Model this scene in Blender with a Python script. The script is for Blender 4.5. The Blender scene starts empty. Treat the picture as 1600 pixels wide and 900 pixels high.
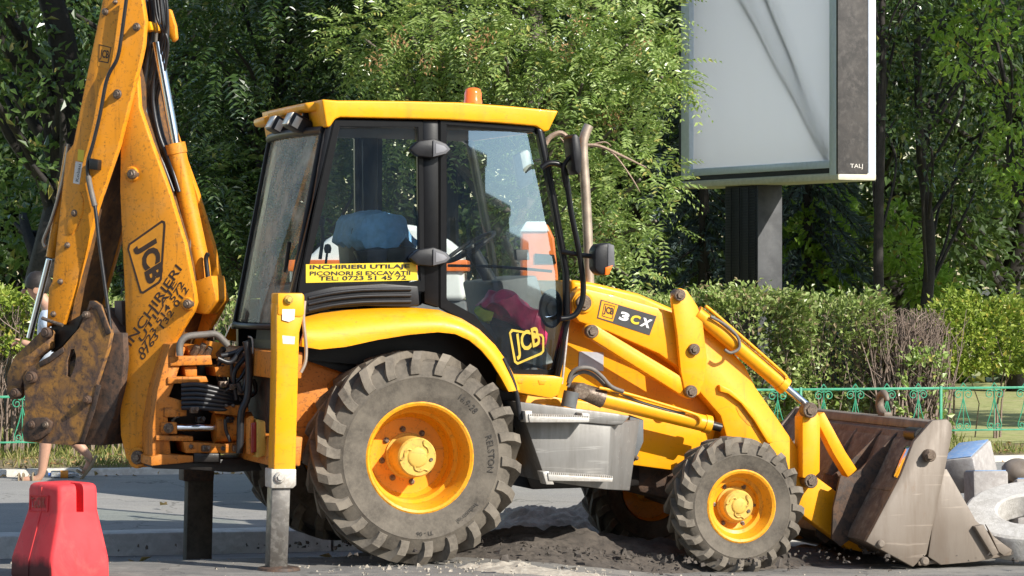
import bpy, bmesh, math, random
import numpy as np
from mathutils import Vector, Matrix
from math import sin, cos, pi, radians, sqrt, atan2

random.seed(7)
rng = np.random.default_rng(11)
SC = bpy.context.scene
COL = SC.collection

# ------------------------------------------------------------------ camera, sky, sun
F, H, CX, HY = 4900.0, 1.857, 800.0, 430.0      # focal length in photo pixels, eye height, horizon row
cam_d = bpy.data.cameras.new('camera')
cam = bpy.data.objects.new('camera', cam_d)
COL.objects.link(cam)
cam.location = (0, 0, H)
cam.rotation_euler = (pi / 2, 0, 0)
cam_d.sensor_width = 36.0
cam_d.lens = F / 1600 * 36
cam_d.shift_y = -(450 - HY) / 1600
cam_d.clip_start = 0.5
cam_d.clip_end = 2000
SC.camera = cam

SUN_AZ, SUN_EL = radians(51), radians(33)          # to the right of straight-behind-the-camera
sun_dir = Vector((cos(SUN_EL) * sin(SUN_AZ), -cos(SUN_EL) * cos(SUN_AZ), sin(SUN_EL)))
w = bpy.data.worlds.new('World')
SC.world = w
w.use_nodes = True
wn = w.node_tree.nodes
sky = wn.new('ShaderNodeTexSky')
sky.sky_type = 'NISHITA'
sky.sun_disc = False
sky.sun_elevation = SUN_EL
sky.sun_rotation = pi - SUN_AZ
sky.air_density = 1.2
sky.dust_density = 0.6
bg = wn['Background']
bg.inputs['Strength'].default_value = 0.125
w.node_tree.links.new(sky.outputs[0], bg.inputs[0])
sun_l = bpy.data.lights.new('sun', 'SUN')
sun_l.energy = 5.0
sun_l.angle = radians(0.5)
sun_l.color = (1.0, 0.95, 0.86)
sun_o = bpy.data.objects.new('sun', sun_l)
COL.objects.link(sun_o)
sun_o.rotation_mode = 'QUATERNION'
sun_o.rotation_quaternion = sun_dir.to_track_quat('Z', 'Y')
sun_o.location = sun_dir * 40
SC.view_settings.view_transform = 'Standard'
SC.view_settings.look = 'None'
SC.view_settings.exposure = 0.57
SC.view_settings.gamma = 1.0
SC.render.engine = 'CYCLES'
SC.cycles.max_bounces = 8
SC.cycles.transparent_max_bounces = 12
SC.cycles.use_denoising = True

# ------------------------------------------------------------------ frames of reference
class Frame:
    """an upright frame: origin, heading of its x axis; y is the lateral axis"""
    def __init__(s, ox, oy, deg):
        s.o = (ox, oy); s.c = cos(radians(deg)); s.s = sin(radians(deg)); s.deg = deg
    def px(s, px, py, yl):
        """the point (x, z) of the upright plane y = yl seen at photo pixel px, py"""
        k = (px - CX) / F
        x = (k * (s.o[1] + s.c * yl) - s.o[0] + s.s * yl) / (s.c - k * s.s)
        Y = s.o[1] + s.s * x + s.c * yl
        return x, H - (py - HY) * Y / F
    def world(s, x, y, z):
        return Vector((s.o[0] + s.c * x - s.s * y, s.o[1] + s.s * x + s.c * y, z))
    def inv(s, X, Y, Z):
        dx, dy = X - s.o[0], Y - s.o[1]
        return Vector((s.c * dx + s.s * dy, -s.s * dx + s.c * dy, Z))

W0 = Frame(0, 0, 0)
ST = Frame(0, 0, 14)                 # along the street
MF = Frame(-.952, 21.046, 18)        # the machine: origin on the ground below its rear axle
BF = Frame(-2.05, 20.70, -26)        # its digging arm, slewed at the king post

# ------------------------------------------------------------------ materials
def lin(r, g, b):
    f = lambda c: (c / 255 / 12.92) if c / 255 <= .04045 else ((c / 255 + .055) / 1.055) ** 2.4
    return (f(r), f(g), f(b))

class NT:
    def __init__(s, name):
        s.m = bpy.data.materials.new(name); s.m.use_nodes = True
        s.n = s.m.node_tree.nodes; s.l = s.m.node_tree.links
        s.b = s.n['Principled BSDF']; s.out = s.n['Material Output']
        s.tc = s.n.new('ShaderNodeTexCoord')
    def node(s, t, **kw):
        n = s.n.new(t)
        for k, v in kw.items(): setattr(n, k, v)
        return n
    def noise(s, scale, detail=4, rough=.55, vec=None, stretch=None, dist=0):
        n = s.node('ShaderNodeTexNoise')
        n.inputs['Scale'].default_value = scale; n.inputs['Detail'].default_value = detail
        n.inputs['Roughness'].default_value = rough; n.inputs['Distortion'].default_value = dist
        src = vec or s.tc.outputs['Object']
        if stretch:
            mp = s.node('ShaderNodeMapping'); mp.inputs['Scale'].default_value = stretch
            s.l.new(src, mp.inputs[0]); src = mp.outputs[0]
        s.l.new(src, n.inputs['Vector'])
        return n.outputs['Fac']
    def ramp(s, fac, stops):
        r = s.node('ShaderNodeValToRGB'); e = r.color_ramp.elements
        while len(e) < len(stops): e.new(.5)
        for q, (p, c) in zip(e, stops):
            q.position = p; q.color = (c, c, c, 1) if isinstance(c, (int, float)) else (*c, 1)
        s.l.new(fac, r.inputs[0]); return r.outputs[0]
    def mix(s, fac, a, b, mode='MIX'):
        m = s.node('ShaderNodeMix', data_type='RGBA', blend_type=mode)
        for inp, v in ((m.inputs[0], fac), (m.inputs[6], a), (m.inputs[7], b)):
            if isinstance(v, (int, float)): inp.default_value = v
            elif isinstance(v, tuple): inp.default_value = (*v, 1)
            else: s.l.new(v, inp)
        return m.outputs[2]
    def math(s, op, a, b=0.0):
        m = s.node('ShaderNodeMath', operation=op)
        for inp, v in ((m.inputs[0], a), (m.inputs[1], b)):
            if isinstance(v, (int, float)): inp.default_value = v
            else: s.l.new(v, inp)
        return m.outputs[0]
    def set(s, base=None, rough=None, metal=None, bump=None, bump_d=.01, bump_s=.4, coat=None, spec=None):
        def put(k, v):
            if v is None: return
            if isinstance(v, tuple): s.b.inputs[k].default_value = (*v, 1)
            elif isinstance(v, (int, float)): s.b.inputs[k].default_value = v
            else: s.l.new(v, s.b.inputs[k])
        put('Base Color', base); put('Roughness', rough); put('Metallic', metal); put('Coat Weight', coat)
        put('Specular IOR Level', spec)
        if bump is not None:
            bn = s.node('ShaderNodeBump'); bn.inputs['Strength'].default_value = bump_s
            bn.inputs['Distance'].default_value = bump_d
            s.l.new(bump, bn.inputs['Height']); s.l.new(bn.outputs[0], s.b.inputs['Normal'])
        return s.m

def paint(name, base, rough=.38, dirt=(.10, .06, .035), amount=.5, fade=.12, coat=.10):
    """worn machine paint: faded patches, grime specks, thin vertical runs"""
    t = NT(name)
    big = t.ramp(t.noise(2.3, 3), [(.3, 0), (.7, 1)])
    col = t.mix(t.math('MULTIPLY', big, fade * 2.2), base, tuple(min(1, c * .72 + .02) for c in base))
    runs = t.ramp(t.noise(14, 5, .6, stretch=(1, 1, .12)), [(.56, 0), (.78, 1)])
    col = t.mix(t.math('MULTIPLY', runs, amount * .7), col, dirt)
    dst = t.ramp(t.noise(3.1, 6, .68, dist=1.0), [(.50, 0), (.72, 1)])
    col = t.mix(t.math('MULTIPLY', dst, amount * .45), col, tuple(.5 * a + .5 * b for a, b in zip(base, (.42, .30, .16))))
    sp = t.ramp(t.noise(38, 7, .7), [(.60 - amount * .06, 0), (.72, 1)])
    col = t.mix(t.math('MULTIPLY', sp, amount), col, dirt)
    scr = t.ramp(t.noise(9, 6, .65, stretch=(1, 1, 2.5), dist=1.2), [(.62, 0), (.66, 1), (.70, 0)])
    col = t.mix(t.math('MULTIPLY', scr, amount * .6), col, dirt)
    # chipped edges: where a rounded normal departs from the face, broken up by noise
    bv = t.node('ShaderNodeBevel', samples=4); bv.inputs['Radius'].default_value = .016
    ge = t.node('ShaderNodeNewGeometry'); dp = t.node('ShaderNodeVectorMath', operation='DOT_PRODUCT')
    t.l.new(bv.outputs[0], dp.inputs[0]); t.l.new(ge.outputs['Normal'], dp.inputs[1])
    edge = t.ramp(t.math('SUBTRACT', 1.0, dp.outputs['Value']), [(.01, 0), (.10, 1)])
    chip = t.math('MULTIPLY', edge, t.ramp(t.noise(26, 6, .7), [(.50, 0), (.60, 1)]))
    col = t.mix(t.math('MULTIPLY', chip, min(1, amount * 1.3)), col, (.07, .04, .025))
    # hairline scratches running every way
    sc2 = t.ramp(t.noise(30, 4, .5, stretch=(1, 1, .06), dist=.4), [(.66, 0), (.675, 1), (.69, 0)])
    sc3 = t.ramp(t.noise(26, 4, .5, stretch=(.05, 1, 1), dist=.5), [(.66, 0), (.675, 1), (.69, 0)])
    col = t.mix(t.math('MULTIPLY', t.math('MAXIMUM', sc2, sc3), amount * .7), col, dirt)
    r = t.math('ADD', t.math('MULTIPLY', sp, .3), rough)
    r = t.math('ADD', r, t.math('MULTIPLY', dst, .18))
    return t.set(col, r, 0.0, bump=t.noise(60, 3), bump_s=.06, bump_d=.004, coat=coat, spec=.32)

def rusty(name, a, b, c, rough=.75, metal=.0, scale=7, bump=.35):
    """three-tone worn or rusted surface"""
    t = NT(name)
    f1 = t.ramp(t.noise(scale, 7, .65, dist=.6), [(.38, 0), (.60, 1)])
    f2 = t.ramp(t.noise(scale * 3.1, 8, .7), [(.48, 0), (.66, 1)])
    col = t.mix(f2, t.mix(f1, a, b), c)
    return t.set(col, t.math('ADD', t.math('MULTIPLY', f1, .15), rough - .1), metal, bump=t.noise(scale * 9, 8, .7), bump_s=bump, bump_d=.006)

def plain(name, base, rough=.5, metal=0.0, var=.25, scale=20, bump=.1, coat=None, spec=None):
    t = NT(name)
    n = t.ramp(t.noise(scale, 5, .6), [(.3, 0), (.7, 1)])
    col = t.mix(n, tuple(c * (1 - var) for c in base), tuple(min(1, c * (1 + var)) for c in base))
    return t.set(col, rough, metal, bump=t.noise(scale * 4, 5), bump_s=bump, bump_d=.004, coat=coat, spec=spec)

YEL = (.88, .372, .004)
M = {}
M['yellow'] = paint('yellow_paint', YEL, amount=.42, dirt=(.20, .10, .03))
M['arm_yellow'] = paint('worn_dim_yellow_paint', (.74, .275, .010), amount=.8, dirt=(.09, .045, .02), rough=.45)  # machine yellow with its weaker sun put into the colour, plus heavier dirt
M['king_orange'] = paint('grimy_orange_paint', (.60, .195, .014), amount=1.0, dirt=(.035, .024, .018), rough=.55, fade=.3, coat=0)
M['rim_yellow'] = paint('rim_paint', (.80, .335, .010), amount=.6, dirt=(.12, .07, .03))
M['hub_yellow'] = paint('hub_paint', (.62, .40, .075), amount=.6, dirt=(.18, .13, .07), rough=.55, coat=0)
M['bucket_rust'] = rusty('rusted_yellow_steel', (.36, .17, .035), (.11, .065, .045), (.05, .032, .027), scale=8)
M['dark_rust'] = rusty('dark_rusted_steel', (.05, .034, .026), (.11, .06, .035), (.022, .018, .016), scale=9)
M['bucket_back'] = rusty('brown_bucket_back', (.17, .118, .085), (.11, .072, .052), (.22, .17, .125), rough=.7, scale=5)
M['pin'] = rusty('greasy_pin_steel', (.15, .105, .075), (.085, .06, .045), (.24, .19, .14), rough=.5, metal=.35, scale=30, bump=.2)
M['grease'] = plain('black_grease', (.012, .010, .009), .42, var=.4, bump=.3)
M['black'] = plain('black_cab_frame', (.007, .007, .008), .30, var=.2, bump=.03, spec=.25)
M['black_plastic'] = plain('black_plastic', (.016, .016, .018), .45, var=.25, bump=.1, spec=.3)
M['grey_plastic'] = plain('weathered_grey_plastic', (.10, .10, .108), .6, var=.2, bump=.1)
M['hose'] = plain('black_hose', (.016, .016, .018), .38, var=.3, bump=.15)
M['hose_grey'] = plain('dusty_hose', (.13, .115, .10), .6, var=.25, bump=.15)
M['chrome'] = plain('chrome_rod', (.72, .74, .78), .14, metal=1.0, var=.05, bump=.02)
M['pipe'] = plain('brown_steel_pipe', (.42, .34, .27), .45, metal=.6, var=.3, scale=9, bump=.12)
def steel_streaked(name, a, b, rust, metal, rough):
    t = NT(name)
    v = t.ramp(t.noise(9, 6, .65, stretch=(1, 1, .14)), [(.40, 0), (.66, 1)]); p = t.ramp(t.noise(2.2, 3, .5, dist=.4), [(.45, 0), (.6, 1)])
    sc = t.ramp(t.noise(24, 4, .5, stretch=(.06, 1, 1), dist=.4), [(.63, 0), (.655, 1), (.68, 0)])
    rs = t.ramp(t.noise(7, 8, .7, stretch=(1, 1, .5)), [(.60, 0), (.74, 1)])
    col = t.mix(t.math('MULTIPLY', v, .8), a, b); col = t.mix(t.math('MULTIPLY', p, .3), col, b)
    col = t.mix(t.math('MULTIPLY', rs, .75), col, rust); col = t.mix(t.math('MULTIPLY', sc, .5), col, tuple(min(1, q * 1.7) for q in a))
    return t.set(col, t.math('ADD', t.math('MULTIPLY', v, .2), rough), metal, bump=t.noise(40, 5), bump_s=.12, bump_d=.004)
M['tank'] = steel_streaked('grey_tank_steel', (.27, .26, .245), (.15, .14, .128), (.17, .11, .07), .4, .42)
M['leg_steel'] = rusty('dark_leg_steel', (.15, .14, .13), (.09, .08, .07), (.21, .195, .175), rough=.45, metal=.5, scale=6, bump=.1)
M['bucket_grey'] = steel_streaked('scoured_bucket_steel', (.205, .170, .138), (.150, .115, .086), (.16, .095, .055), .15, .5)
M['step'] = rusty('galvanised_step', (.52, .50, .46), (.40, .36, .31), (.58, .55, .51), rough=.5, metal=.35, scale=12, bump=.1)
M['lens_white'] = plain('lamp_lens', (.62, .58, .50), .2, var=.1, bump=.02)
M['red_lens'] = plain('red_lens', (.26, .022, .018), .25, var=.1)
M['orange_lens'] = plain('amber_lens', (.86, .17, .012), .18, var=.08, coat=.6)
M['white_label'] = rusty('white_label', (.72, .70, .66), (.62, .58, .52), (.55, .48, .40), scale=20, bump=.02)
M['sticker'] = plain('yellow_sticker', (.68, .50, .03), .35, var=.06, bump=.0)
M['window_emblem'] = plain('faded_window_emblem', (.46, .34, .03), .5, var=.15, bump=0)
M['mirror_pale'] = plain('pale_mirror_back', (.30, .31, .28), .45, var=.25, scale=30, bump=.05)
M['ink'] = plain('black_lettering', (.012, .011, .012), .5, var=.1, bump=0)
M['logo_ink'] = plain('dark_brown_lettering', (.045, .022, .012), .5, var=.2, bump=0)
M['logo_yellow'] = plain('logo_yellow', (.70, .275, .014), .45, var=.1, bump=0)
M['panel_grey'] = plain('grey_decal', (.045, .045, .047), .4, var=.1, bump=0)
M['panel_grey_light'] = plain('light_grey_inset', (.20, .20, .215), .6, var=.1)
M['white_ink'] = plain('white_lettering', (.78, .78, .76), .4, var=.05, bump=0)
M['plate_grey'] = plain('blank_data_plate', (.42, .44, .48), .4, metal=.3, var=.12, bump=.02)
M['headliner'] = plain('cab_lining', (.10, .10, .098), .8, var=.15)
M['cab_grey'] = plain('cab_grey_trim', (.10, .105, .108), .6, var=.15)
def blind_mat():
    t = NT('window_blind'); rib = t.noise(30, 2, stretch=(1, 8, .3)); t.set(t.mix(rib, (.80, .76, .64), (.60, .57, .47)), .8, 0)
    tl = t.node('ShaderNodeBsdfTranslucent'); tl.inputs[0].default_value = (.92, .88, .74, 1)
    mx = t.node('ShaderNodeMixShader'); mx.inputs[0].default_value = .5
    t.l.new(t.b.outputs[0], mx.inputs[1]); t.l.new(tl.outputs[0], mx.inputs[2]); t.l.new(mx.outputs[0], t.out.inputs[0]); return t.m
M['blind'] = blind_mat()

def tyre_mat(name, k=1.0):
    t = NT(name)
    dust = t.ramp(t.noise(5, 6, .6), [(.33, 0), (.66, 1)])
    fine = t.ramp(t.noise(45, 6, .7), [(.42, 0), (.68, 1)])
    col = t.mix(dust, (.085 * k, .073 * k, .060 * k), (.215 * k, .185 * k, .148 * k))
    col = t.mix(t.math('MULTIPLY', fine, .45), col, (.25 * k, .215 * k, .17 * k))
    return t.set(col, .85, 0.0, bump=t.noise(90, 5), bump_s=.18, bump_d=.004, spec=.25)
M['tyre'] = tyre_mat('dusty_rubber', .72)
M['tyre_lug'] = tyre_mat('worn_lug_rubber', .95)
M['tyre_dark'] = tyre_mat('dark_rubber', .5)
M['tyre_text'] = plain('raised_rubber_lettering', (.035, .031, .027), .8, var=.2)

def glass(name, tint=(.86, .93, .90), refl=.16, dusty=.10, fk=1.3, gcol=(.95, .97, 1)):
    t = NT(name)
    tr = t.node('ShaderNodeBsdfTransparent'); tr.inputs[0].default_value = (*tint, 1)
    gl = t.node('ShaderNodeBsdfGlossy'); gl.inputs['Roughness'].default_value = .015
    gl.inputs['Color'].default_value = (*gcol, 1)
    df = t.node('ShaderNodeBsdfDiffuse'); df.inputs[0].default_value = (.58, .56, .46, 1)
    m1 = t.node('ShaderNodeMixShader'); m2 = t.node('ShaderNodeMixShader')
    fr = t.node('ShaderNodeFresnel'); fr.inputs[0].default_value = 1.52
    fac = t.math('ADD', t.math('MULTIPLY', fr.outputs[0], fk), refl)
    t.l.new(fac, m1.inputs[0]); t.l.new(tr.outputs[0], m1.inputs[1]); t.l.new(gl.outputs[0], m1.inputs[2])
    d = t.math('MULTIPLY', t.ramp(t.noise(3.2, 7, .65), [(.40, .12), (.75, 1)]), dusty)
    t.l.new(d, m2.inputs[0]); t.l.new(m1.outputs[0], m2.inputs[1]); t.l.new(df.outputs[0], m2.inputs[2])
    t.l.new(m2.outputs[0], t.out.inputs[0])
    return t.m
M['glass'] = glass('cab_glass', (.93, .97, .95), .20, .02, 1.0, (.50, .70, 1.0))  # reflections tinted blue: the colour of a bluer sky is put into the glass
M['screen_glass'] = glass('windscreen_glass', (.94, .97, .95), .0, .0, .06)
M['rear_glass'] = glass('dusty_rear_glass', (.92, .96, .86), .04, .85, .15)
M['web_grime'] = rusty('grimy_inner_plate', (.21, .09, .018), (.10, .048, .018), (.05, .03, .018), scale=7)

# ------------------------------------------------------------------ mesh helpers
def link(o, parent=None):
    COL.objects.link(o)
    if parent is not None: o.parent = parent
    return o

def empty(name, parent=None, loc=(0, 0, 0), rot=0.0):
    o = bpy.data.objects.new(name, None)
    o.location = loc; o.rotation_euler = (0, 0, rot); o.empty_display_size = .2
    return link(o, parent)

def tag(o, label=None, cat=None, group=None, kind=None):
    if label: o['label'] = label
    if cat: o['category'] = cat
    if group: o['group'] = group
    if kind: o['kind'] = kind
    return o

class MB:
    """collects shapes in the local coordinates of the thing they belong to"""
    def __init__(s): s.bm = bmesh.new()
    def _merge(s, b):
        me = bpy.data.meshes.new('tmp'); b.to_mesh(me); b.free(); s.bm.from_mesh(me); bpy.data.meshes.remove(me)
    def hull(s, bottom, top, bevel=0.0, seg=2):
        """a solid between two loops of 3-D points of equal length"""
        b = bmesh.new()
        v0 = [b.verts.new(p) for p in bottom]; v1 = [b.verts.new(p) for p in top]
        n = len(v0)
        b.faces.new(v0); b.faces.new(v1)
        for i in range(n): b.faces.new((v0[i], v0[(i + 1) % n], v1[(i + 1) % n], v1[i]))
        bmesh.ops.recalc_face_normals(b, faces=b.faces)
        if bevel:
            ed = [e for e in b.edges if e.calc_face_angle(0) > .5]
            bmesh.ops.bevel(b, geom=ed, offset=bevel, segments=seg, affect='EDGES', profile=.5, clamp_overlap=True)
        s._merge(b); return s
    def prism(s, pts, y0, y1, bevel=0.0, seg=2, fn=None):
        """pts (x, z) pushed from y0 to y1; fn maps (x,y,z) into the thing's own coordinates"""
        fn = fn or (lambda x, y, z: (x, y, z))
        return s.hull([fn(x, y0, z) for x, z in pts], [fn(x, y1, z) for x, z in pts], bevel, seg)
    def ring(s, outer, inner, y0, y1, bevel=0.0, fn=None):
        fn = fn or (lambda x, y, z: (x, y, z))
        b = bmesh.new(); n = len(outer); L = []
        for pts in (outer, inner):
            for y in (y0, y1): L.append([b.verts.new(fn(x, y, z)) for x, z in pts])
        o0, o1, i0, i1 = L
        for k in range(n):
            j = (k + 1) % n
            for q in ((o0[k], o0[j], i0[j], i0[k]), (o1[k], o1[j], i1[j], i1[k]), (o0[k], o0[j], o1[j], o1[k]), (i0[k], i0[j], i1[j], i1[k])):
                b.faces.new(q)
        bmesh.ops.recalc_face_normals(b, faces=b.faces)
        if bevel:
            ed = [e for e in b.edges if e.calc_face_angle(0) > .7]
            bmesh.ops.bevel(b, geom=ed, offset=bevel, segments=2, affect='EDGES', clamp_overlap=True)
        s._merge(b); return s
    def box(s, c, size, bevel=0.0, mat=None):
        hx, hy, hz = (q / 2 for q in size); m = mat or Matrix.Identity(3)
        P = lambda x, y, z: Vector(c) + m @ Vector((x, y, z))
        return s.hull([P(-hx, -hy, -hz), P(hx, -hy, -hz), P(hx, hy, -hz), P(-hx, hy, -hz)],
                      [P(-hx, -hy, hz), P(hx, -hy, hz), P(hx, hy, hz), P(-hx, hy, hz)], bevel)
    def tube(s, pts, r, seg=10, smooth=True, caps=True):
        """a tube along a path; r a number or one per point"""
        P = [Vector(p) for p in pts]
        if smooth and len(P) > 2:
            R0 = r if isinstance(r, (list, tuple)) else [r] * len(P)
            Q, R = [], []
            for i in range(len(P) - 1):
                p0, p1, p2, p3 = P[max(i - 1, 0)], P[i], P[i + 1], P[min(i + 2, len(P) - 1)]
                for k in range(5):
                    t = k / 5
                    Q.append(.5 * ((2 * p1) + (p2 - p0) * t + (2 * p0 - 5 * p1 + 4 * p2 - p3) * t * t + (3 * p1 - p0 - 3 * p2 + p3) * t ** 3))
                    R.append(R0[i] + (R0[i + 1] - R0[i]) * t)
            Q.append(P[-1]); R.append(R0[-1]); P = Q
        else:
            R = list(r) if isinstance(r, (list, tuple)) else [r] * len(P)
        n = len(P); rings = []
        T = [(P[min(i + 1, n - 1)] - P[max(i - 1, 0)]).normalized() for i in range(n)]
        a = Vector((0, 0, 1)) if abs(T[0].z) < .9 else Vector((1, 0, 0))
        u = T[0].cross(a).normalized()
        bm = s.bm
        for i in range(n):
            u = (u - T[i] * u.dot(T[i]))
            u = u.normalized() if u.length > 1e-6 else T[i].orthogonal().normalized()
            v = T[i].cross(u)
            rings.append([bm.verts.new(P[i] + (u * cos(2 * pi * k / seg) + v * sin(2 * pi * k / seg)) * R[i]) for k in range(seg)])
        for i in range(n - 1):
            for k in range(seg):
                bm.faces.new((rings[i][k], rings[i][(k + 1) % seg], rings[i + 1][(k + 1) % seg], rings[i + 1][k]))
        if caps:
            bm.faces.new(rings[0][::-1]); bm.faces.new(rings[-1])
        return s
    def lathe(s, prof, c, axis=(0, 1, 0), seg=48, closed=False):
        """prof: (radius, height along the axis)"""
        ax = Vector(axis).normalized(); u = ax.orthogonal().normalized(); v = ax.cross(u); c = Vector(c)
        bm = s.bm; rings = []
        for r, h in prof:
            if r < 1e-6: rings.append([bm.verts.new(c + ax * h)])
            else: rings.append([bm.verts.new(c + ax * h + (u * cos(2 * pi * k / seg) + v * sin(2 * pi * k / seg)) * r) for k in range(seg)])
        idx = list(range(len(rings) - 1)) + ([len(rings) - 1] if closed else [])
        for i in idx:
            A, B = rings[i], rings[(i + 1) % len(rings)]
            for k in range(seg):
                j = (k + 1) % seg
                if len(A) == 1 and len(B) == 1: continue
                if len(A) == 1: bm.faces.new((A[0], B[j], B[k]))
                elif len(B) == 1: bm.faces.new((A[k], A[j], B[0]))
                else: bm.faces.new((A[k], A[j], B[j], B[k]))
        return s
    def disc(s, c, r, y0, y1, bev=.006, seg=24):
        """a pin head: axis along y"""
        x, z = c
        d = 1 if y1 > y0 else -1
        b = bev * d
        return s.lathe([(0, y0), (r - abs(b), y0), (r, y0 + b), (r, y1 - b), (r - abs(b), y1), (0, y1)], (x, 0, z), (0, 1, 0), seg)
    def build(s, name, mat, parent=None, angle=38, fn=None, loc=None):
        bmesh.ops.recalc_face_normals(s.bm, faces=s.bm.faces)
        if fn is not None:
            for v in s.bm.verts: v.co = Vector(fn(*v.co))
            bmesh.ops.recalc_face_normals(s.bm, faces=s.bm.faces)
        me = bpy.data.meshes.new(name); s.bm.to_mesh(me); s.bm.free()
        me.materials.append(mat)
        me.polygons.foreach_set('use_smooth', [True] * len(me.polygons))
        me.set_sharp_from_angle(angle=radians(angle))
        o = bpy.data.objects.new(name, me)
        if loc: o.location = loc
        return link(o, parent)

def copy_tree(o, parent=None):
    c = o.copy(); COL.objects.link(c)
    c.parent = parent
    for ch in list(o.children): copy_tree(ch, c)
    return c

def np_mesh(name, V, faces4, mat, parent=None, smooth=False, mat2=None, midx=None):
    """a mesh of quads from numpy arrays"""
    me = bpy.data.meshes.new(name)
    n, k = len(V), len(faces4)
    me.vertices.add(n); me.vertices.foreach_set('co', np.ascontiguousarray(V, dtype=np.float32).ravel())
    me.loops.add(k * 4); me.loops.foreach_set('vertex_index', np.ascontiguousarray(faces4, dtype=np.int32).ravel())
    me.polygons.add(k)
    me.polygons.foreach_set('loop_start', np.arange(0, k * 4, 4, dtype=np.int32))
    me.polygons.foreach_set('loop_total', np.full(k, 4, dtype=np.int32))
    me.materials.append(mat)
    if mat2 is not None:
        me.materials.append(mat2); me.polygons.foreach_set('material_index', np.ascontiguousarray(midx, dtype=np.int32))
    me.polygons.foreach_set('use_smooth', np.full(k, bool(smooth)))
    me.update(calc_edges=True); me.validate()
    return link(bpy.data.objects.new(name, me), parent)

def text_mesh(body, bold=.0):
    cu = bpy.data.curves.new('txt', 'FONT'); cu.body = body; cu.size = 1; cu.offset = bold; cu.resolution_u = 3
    ob = bpy.data.objects.new('txt', cu); COL.objects.link(ob)
    dg = bpy.context.evaluated_depsgraph_get(); dg.update()
    me = bpy.data.meshes.new_from_object(ob.evaluated_get(dg))
    bpy.data.objects.remove(ob); bpy.data.curves.remove(cu)
    xs = [v.co.x for v in me.vertices]; ys = [v.co.y for v in me.vertices]
    return me, min(xs), max(xs), min(ys), max(ys)

def lettering(name, body, fr, y, bl, br, tl, mat, parent, to=None, bold=.02, thick=.002):
    """flat lettering on the plane y of frame fr; three photo corners say where it stands"""
    me, x0, x1, y0, y1 = text_mesh(body, bold)
    A, B, C = (Vector((p[0], 0, p[1])) for p in (fr.px(*bl, y), fr.px(*br, y), fr.px(*tl, y)))
    for v in me.vertices:
        p = A + (B - A) * ((v.co.x - x0) / (x1 - x0)) + (C - A) * ((v.co.y - y0) / (y1 - y0))
        p.y = y - thick
        v.co = Vector(to(*p)) if to else p
    me.materials.clear(); me.materials.append(mat); me.name = name
    b = bmesh.new(); b.from_mesh(me)
    bmesh.ops.recalc_face_normals(b, faces=b.faces); b.to_mesh(me); b.free()
    return link(bpy.data.objects.new(name, me), parent)
# ------------------------------------------------------------------ ground, road, kerbs, path, lawn
KERB_V, PATH_V, FARK_V, FENCE_V = 22.50, 22.85, 27.45, 28.62
def sm(a, b, x):
    t = min(1, max(0, (x - a) / (b - a))); return t * t * (3 - 2 * t)
def ground_z(X, v):
    """the carriageway: level at the left, sunk at the right and towards the gutter"""
    z = -.115 * sm(-.2, 1.2, X) * (1 - sm(20.8, 22.2, v)) * sm(10, 17, v)
    return z - .155 * sm(20.2, 21.9, v)
def asphalt(name, c, rough=.85, dust=(.30, .27, .23), amt=.5):
    t = NT(name)
    big = t.ramp(t.noise(.7, 5, .6), [(.35, 0), (.7, 1)]); fine = t.noise(140, 4, .7); mid = t.ramp(t.noise(5, 8, .7), [(.45, 0), (.7, 1)])
    col = t.mix(t.ramp(fine, [(.35, 0), (.7, 1)]), tuple(q * .65 for q in c), tuple(q * 1.4 for q in c))
    col = t.mix(t.math('MULTIPLY', t.math('MULTIPLY', big, mid), amt), col, dust)
    vo = t.node('ShaderNodeTexVoronoi', feature='DISTANCE_TO_EDGE'); vo.inputs['Scale'].default_value = .55
    wv = t.node('ShaderNodeVectorMath', operation='ADD'); nz = t.node('ShaderNodeTexNoise'); nz.inputs['Scale'].default_value = 2.5; nz.inputs['Detail'].default_value = 6
    t.l.new(t.tc.outputs['Object'], nz.inputs['Vector']); t.l.new(t.tc.outputs['Object'], wv.inputs[0]); t.l.new(nz.outputs['Color'], wv.inputs[1]); t.l.new(wv.outputs[0], vo.inputs['Vector'])
    crack = t.ramp(vo.outputs['Distance'], [(.0, 1), (.008, 0)])
    col = t.mix(t.math('MULTIPLY', crack, .7), col, (.03, .028, .026))
    trk = t.ramp(t.noise(3.0, 6, .65, stretch=(.15, 1, 1)), [(.48, 0), (.66, 1)])
    col = t.mix(t.math('MULTIPLY', trk, amt * .6), col, dust)
    return t.set(col, rough, 0, bump=fine, bump_s=.5, bump_d=.006, spec=.3)
M['asphalt'] = asphalt('dusty_asphalt', (.155, .148, .138), amt=.75, dust=(.34, .315, .275))
M['path_asphalt'] = asphalt('path_asphalt', (.27, .26, .245), amt=.45, dust=(.38, .36, .32))
M['soil'] = rusty('dug_soil', (.060, .050, .042), (.10, .083, .068), (.036, .030, .025), rough=.95, scale=6, bump=.8)
M['sand'] = rusty('pale_sand', (.36, .32, .26), (.28, .245, .20), (.44, .40, .33), rough=.95, scale=9, bump=.7)
M['kerb'] = rusty('concrete_kerb', (.50, .485, .455), (.38, .36, .33), (.56, .54, .51), rough=.9, scale=5, bump=.25)
M['white_kerb'] = rusty('whitewashed_kerb', (.62, .59, .53), (.50, .46, .40), (.68, .65, .60), rough=.9, scale=5, bump=.2)
M['lawn'] = rusty('dry_lawn_soil', (.30, .33, .11), (.38, .36, .16), (.20, .21, .07), rough=1, scale=3, bump=.6)
M['leaf_litter'] = rusty('leaf_litter_ground', (.17, .115, .06), (.24, .19, .10), (.10, .085, .045), rough=1, scale=14, bump=.8)
M['ground'] = rusty('bare_ground', (.07, .07, .045), (.05, .052, .03), (.09, .08, .055), rough=1, scale=.8, bump=.3)

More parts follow.
